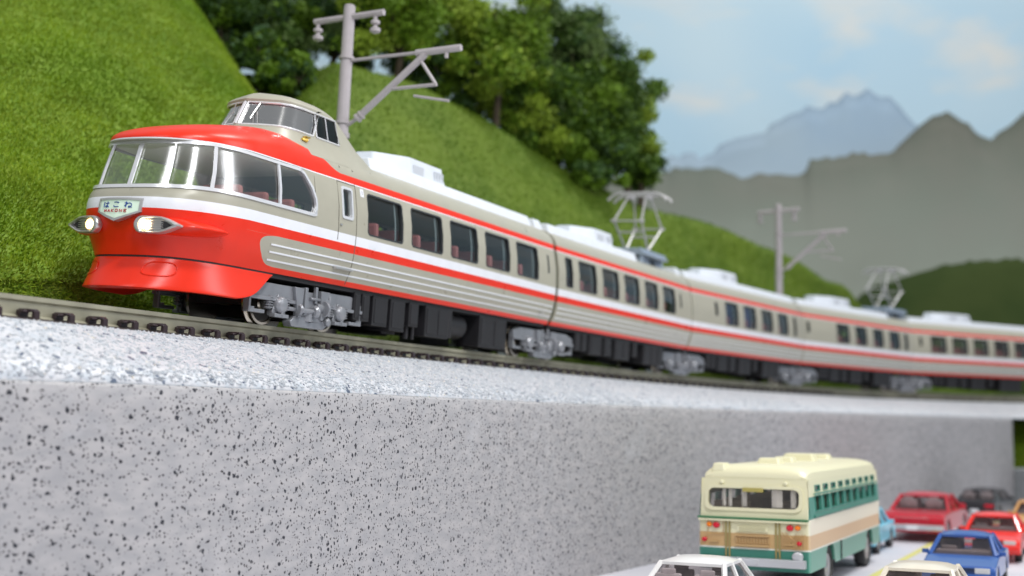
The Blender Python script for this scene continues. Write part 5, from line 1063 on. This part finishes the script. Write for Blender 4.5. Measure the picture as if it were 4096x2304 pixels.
# ---- the bus
def bus():
    LB, WBu, HB = 8.7, 2.5, 3.0; psi = R(90-25.8); hw = WBu/2
    pl = at(2795, 2170, 28.9); pl = at(2795, 2170, 30.8); root = empty('bus', (pl.x+hw*1.07*math.sin(psi), pl.y-hw*1.07*math.cos(psi), .233), (0, 0, psi)); root.scale = (1.07, 1.07, .942); tag(root, 'cream, tan and green bus seen from behind beside the wall', 'bus')
    m, nt, b = new_mat('bus_paint'); tc = N(nt, 'ShaderNodeTexCoord'); sx = N(nt, 'ShaderNodeSeparateXYZ'); L(nt, tc.outputs['Object'], sx.inputs[0]); mr = N(nt, 'ShaderNodeMapRange', i1=0., i2=3.2); L(nt, sx.outputs['Z'], mr.inputs[0])
    CRM, TAN, GRN, WH = (.76, .73, .50), (.56, .37, .17), (.045, .22, .165), (.75, .76, .68)
    def rp(st):
        r_ = N(nt, 'ShaderNodeValToRGB'); r_.color_ramp.interpolation = 'CONSTANT'; el = r_.color_ramp.elements
        while len(el) < len(st): el.new(.5)
        for e_, (p, c) in zip(el, st): e_.position = p/3.2; e_.color = (*c, 1)
        L(nt, mr.outputs[0], r_.inputs[0]); return r_.outputs[0]
    sd = rp([(0, (.16, .36, .29)), (.86, WH), (.90, (.66, .49, .31)), (1.24, (.80, .77, .63)), (1.63, (.07, .27, .21)), (2.58, CRM)]); rrp = rp([(0, GRN), (.86, WH), (.90, TAN), (1.24, CRM)])
    ab = N(nt, 'ShaderNodeMath', operation='ABSOLUTE'); L(nt, sx.outputs['Y'], ab.inputs[0]); g1 = N(nt, 'ShaderNodeMath', operation='GREATER_THAN', i1=hw-.035); L(nt, ab.outputs[0], g1.inputs[0])
    mx = N(nt, 'ShaderNodeMixRGB'); L(nt, g1.outputs[0], mx.inputs[0]); L(nt, rrp, mx.inputs[1]); L(nt, sd, mx.inputs[2]); L(nt, mx.outputs[0], b.inputs['Base Color']); b.inputs['Roughness'].default_value = .35
    # side shells with arches and windows
    wr = .46; wx = (2.1, 7.1); body = MB()
    main = []; up = []
    x0w, pitch = .55, .86; nW = 9
    for k in range(nW): a = x0w+k*pitch+.10; main.append((a, 1.80, a+pitch-.22, 2.20)); up.append((a+.06, 2.30, a+pitch-.28, 2.46))
    ops = main+up; zs = sorted(set([.35, .86, 1.24, 1.63, 1.80, 2.20, 2.30, 2.46, 2.6])); xs = sorted(set([0.06, LB-.06]+[round(o[k], 3) for o in ops for k in (0, 2)]+[wx[0]-.52, wx[0]+.52, wx[1]-.52, wx[1]+.52]))
    def Y(z): return hw-(0 if z < 1.6 else (z-1.6)*.06)
    for sg in (-1, 1):
        rings = [[(x, sg*Y(z), z) for x in xs] for z in zs]
        def sk_(j, i):
            xm, zm = (xs[i]+xs[i+1])/2, (zs[j]+zs[j+1])/2
            if zm < .86 and any(abs(xm-w) < .52 for w in wx): return True
            return any(o[0] < xm < o[2] and o[1] < zm < o[3] for o in ops)
        body.loft(rings, False, False, 0, sk_)
        for w in wx:
            arc = [(w-.52+1.04*k/12, .42+.52*math.sqrt(max(0, 1-((k-6)/6)**2))) for k in range(13)]
            for (xa, za), (xb, zb2) in zip(arc, arc[1:]):
                body.add([(xa, sg*hw, min(za, .86)), (xb, sg*hw, min(zb2, .86)), (xb, sg*hw, .86), (xa, sg*hw, .86)], [(0, 1, 2, 3)])
                body.add([(xa, sg*hw, za), (xb, sg*hw, zb2), (xb, sg*(hw-.35), zb2), (xa, sg*(hw-.35), za)], [(0, 1, 2, 3)])
    # rear and front walls with window openings
    for xe, e_ in ((0, -1), (LB, 1)):
        def X(y, z): return xe+e_*(.00+.05*(1-(y/hw)**4))-e_*max(0, z-1.62)*.12
        ys = [-hw, -hw+.05, -1.02, -.9, -.45, 0, .45, .9, 1.02, hw-.05, hw]; zz = [.35, .6, .86, 1.24, 1.6, 1.88, 2.36, 2.5, 2.6]
        def Yc(y, z): return math.copysign(min(abs(y), Y(z)), y)
        body.loft([[(X(y, z)+(-e_*.06 if abs(y) > hw-.03 else 0), Yc(y, z), z) for y in ys] for z in zz], False, False, 0, lambda j, i: zz[j] > 1.87 and zz[j+1] < 2.37 and ys[i] >= -1.03 and ys[i+1] <= 1.03)
    # domed roof
    rings = []
    for x, k in ((-.0, 0), (.03, .35), (.12, .7), (.30, .92), (.6, 1), (LB-.6, 1), (LB-.30, .92), (LB-.12, .7), (LB-.03, .35), (LB, 0)):
        ring = []
        for a in range(13):
            t = R(90-15*a); ins = (1-k)*.10; ring.append((min(LB-.12, max(.12, x+.1 if x < 1 else x-.1)), -(hw-.065-ins*.5)*math.copysign(abs(math.sin(t))**.55, t), 2.58+.38*k*abs(math.cos(t))**.5))
        rings.append(ring)
    body.loft(rings, False); bo = body.build('body', m, root, True, 35)
    fl = MB(); fl.box((LB/2, 0, .55), (LB-.3, 1.7, .45)); fl.box((LB/2, 0, 1.0), (LB-.2, 2.3, .08)); fl.build('chassis', M_dark, root)
    for o in ops:
        for sg in (-1, 1):
            f = MB(); rect = [(o[0], o[1]), (o[2], o[1]), (o[2], o[3]), (o[0], o[3])]; inn = [(o[0]+.03, o[1]+.02), (o[2]-.03, o[1]+.02), (o[2]-.03, o[3]-.02), (o[0]+.03, o[3]-.02)]
            ring_poly(rect, inn, lambda s, z, d: (s, sg*(Y(z)+d), z), .015, .07, f)
            f.build('window', plain_g, root)
    for sg in (-1, 1):
        q = MB(); q.box((LB/2, sg*(hw+.01), 2.25), (LB-.9, .03, .035)); q.box((LB/2, sg*(hw+.015), 1.70), (LB-.9, .03, .05)); q.build('side_rail', plain_g, root)
        gl = MB(); gl.loft([[(.2, sg*(Y(1.8)-.07), 1.78), (LB-.2, sg*(Y(1.8)-.07), 1.78)], [(.2, sg*(Y(2.5)-.07), 2.5), (LB-.2, sg*(Y(2.5)-.07), 2.5)]], False); gl.build('side_glass', M_busglass, root)
    # rear window: frame, pane, curtains, destination blind
    def rx(y, z): return -(.05*(1-(y/hw)**4))+max(0, z-1.62)*.12
    f = MB(); rp_ = ease_round((-1.02, 1.88, 1.02, 2.36), .13); ou = ease_round((-1.10, 1.80, 1.10, 2.44), .17); ring_poly(ou, rp_, lambda y, z, d: (rx(y, z)-d, y, z), .045, .09, f); M_cream = plain('cream_moulding', CRM, .35, var=.03)
    rw = f.build('rear_window', M_cream, root, True); g = MB(); g.loft([[(rx(y, z)+.03, y, z) for y in (-1.03, -.5, 0, .5, 1.03)] for z in (1.86, 2.12, 2.38)], False); g.build('pane', M_busglass, rw)
    M_cur = plain('grey_curtain', (.78, .76, .74), .7)
    for a, b_ in ((-.92, -.80), (-.62, -.38), (.18, .30), (.52, .60), (.66, .74)):
        cu = MB(); cu.loft([[(.16, a, 1.9), (.13, (a+b_)/2, 1.9), (.16, b_, 1.9)], [(.16, a, 2.34), (.13, (a+b_)/2, 2.34), (.16, b_, 2.34)]], False); cu.build('curtain', M_cur, rw)
    q = MB(); q.box((.0, .0, 2.33), (.05, .46, .10)); q.build('destination_blind', plain('olive_blind', (.42, .36, .10), .5), rw)
    M_bs = plain('bus_seat', (.48, .38, .30), .7, var=.2)
    for k in range(8):
        for y in (-.72, .72): i_ = MB(); i_.box((.9+k*.95, y, 1.55), (.12, .86, .9)); i_.build('seat', M_bs, root, bevel=.03)
    # rear details
    d = MB(); d.box((-.075, 0, 1.625), (.09, 2.48, .045)); d.build('green_moulding', plain('moulding_green', (.05, .20, .09), .4), root)
    d = MB(); d.box((-.085, 0, 1.565), (.11, 2.44, .05)); d.build('cream_ledge', M_cream, root, bevel=.015)
    P2 = [plain('tan_moulding', TAN, .4, var=.04), M_cream]
    for y in (-.52, -.60, .52, .60): q = MB(); q.box((-.065, y, 1.05), (.03, .035, .98)); q.build('panel_seam', plain('seam_olive', (.33, .27, .10), .6), root)
    gr = MB()
    g0 = MB(); g0.box((-.066, 0, 1.36), (.02, .70, .14))
    for k in range(6): g0.box((-.078, 0, 1.31+k*.02), (.02, .60, .008))
    g0.build('louvre', M_cream, root)
    for k in range(12): gr.box((-.07, -.36+k*.065, 1.08), (.03, .02, .16))
    gr.box((-.09, 0, .96), (.05, .76, .04)); gr.box((-.09, 0, 1.20), (.05, .76, .03)); gr.build('engine_grille', P2[0], root)
    la = MB()
    for k in range(9):
        y0 = -1.12+k*.075; la.tube([(-.065, y0+.0, .90), (-.065, min(-.60, y0+.40), 1.32 if y0+.40 < -.60 else .90+(.42)*(-.60-y0)/.40)], .012, 4)
        y1 = -.60-k*.0; la.tube([(-.065, -.62-k*.062, .90), (-.065, max(-1.16, -.62-k*.062-.36), 1.28)], .010, 4)
    la.build('lattice_grille', P2[0], root); hat = MB(); hat.tube([(-.068, .66, 1.22), (-.068, .66, 1.55), (-.068, 1.02, 1.55), (-.068, 1.02, 1.22), (-.068, .66, 1.22)], .012, 4); hat.build('hatch', P2[0], root)
    for y, mt in ((.98, M_amber), (-1.0, M_amber)):
        q = MB(); q.lathe((-.055, y, 1.44), (-1, 0, 0), [(0, .065), (.04, .06), (.06, .03)], 14); q.build('indicator', mt, root, True)
    for y in (.82, -.83):
        q = MB(); q.lathe((-.055, y, 1.43), (-1, 0, 0), [(0, .08), (.04, .075), (.06, .04)], 14); q.build('tail_light', M_tail, root, True)
    for y in (1.10, -1.03):
        q = MB(); q.lathe((-.03, y, 1.06), (-1, 0, 0), [(0, .06), (.05, .055), (.07, .03)], 12); q.build('reflector', M_tail, root, True)
        q = MB(); q.box((-.07, y-.22*math.copysign(1, y), 1.02), (.04, .22, .03)); q.build('grab_bar', P2[0], root)
    q = MB(); q.lathe((-.06, -1.0, .74), (-1, 0, 0), [(-.05, .05), (.0, .12), (.06, .12), (.08, .08)], 18); q.build('round_lamp', M_bump, root, True)
    q = MB(); q.box((-.12, 0, .56), (.16, 2.36, .20)); q.box((-.20, 0, .56), (.02, .34, .14)); q.build('rear_bumper', M_bump, root, bevel=.04); q = MB(); q.box((LB+.12, 0, .48), (.16, 2.36, .20)); q.build('front_bumper', M_bump, root, bevel=.04)
    for x, y, w in ((.45, .85, .34), (1.6, .0, .6), (3.0, .0, .55), (4.6, -.0, .9), (5.4, .35, .6), (7.0, 0, .6)):
        zb = 2.99 if abs(y) < .5 else 2.87; rv = MB(); rv.box((x, y, zb), (.55, w, .34 if x > 4 and x < 5 else .22), taper=.75); rv.build('roof_ventilator', M_cream, root, bevel=.04)
    for y in (.72, -.72): q = MB(); q.lathe((.05, y, 2.50), (-1, 0, .2), [(-.03, .06), (.03, .05), (.05, .02)], 10); q.build('marker_lamp', M_cream, root, True)
    for sg in (-1, 1):
        for x in wx: wheel(root, x, sg*(hw-.20), .55, sg, .28, -.247)
    q = MB(); q.box((3.3, -hw+.0, .62), (.06, .05, .5)); q.build('exhaust_flap', M_dark, root)
plain_g = plain('bus_green_frame', (.055, .25, .19), .4)
bus()
print('objects', len(bpy.data.objects), 'tris', sum(len(o.data.polygons) for o in bpy.data.objects if o.type == 'MESH'))
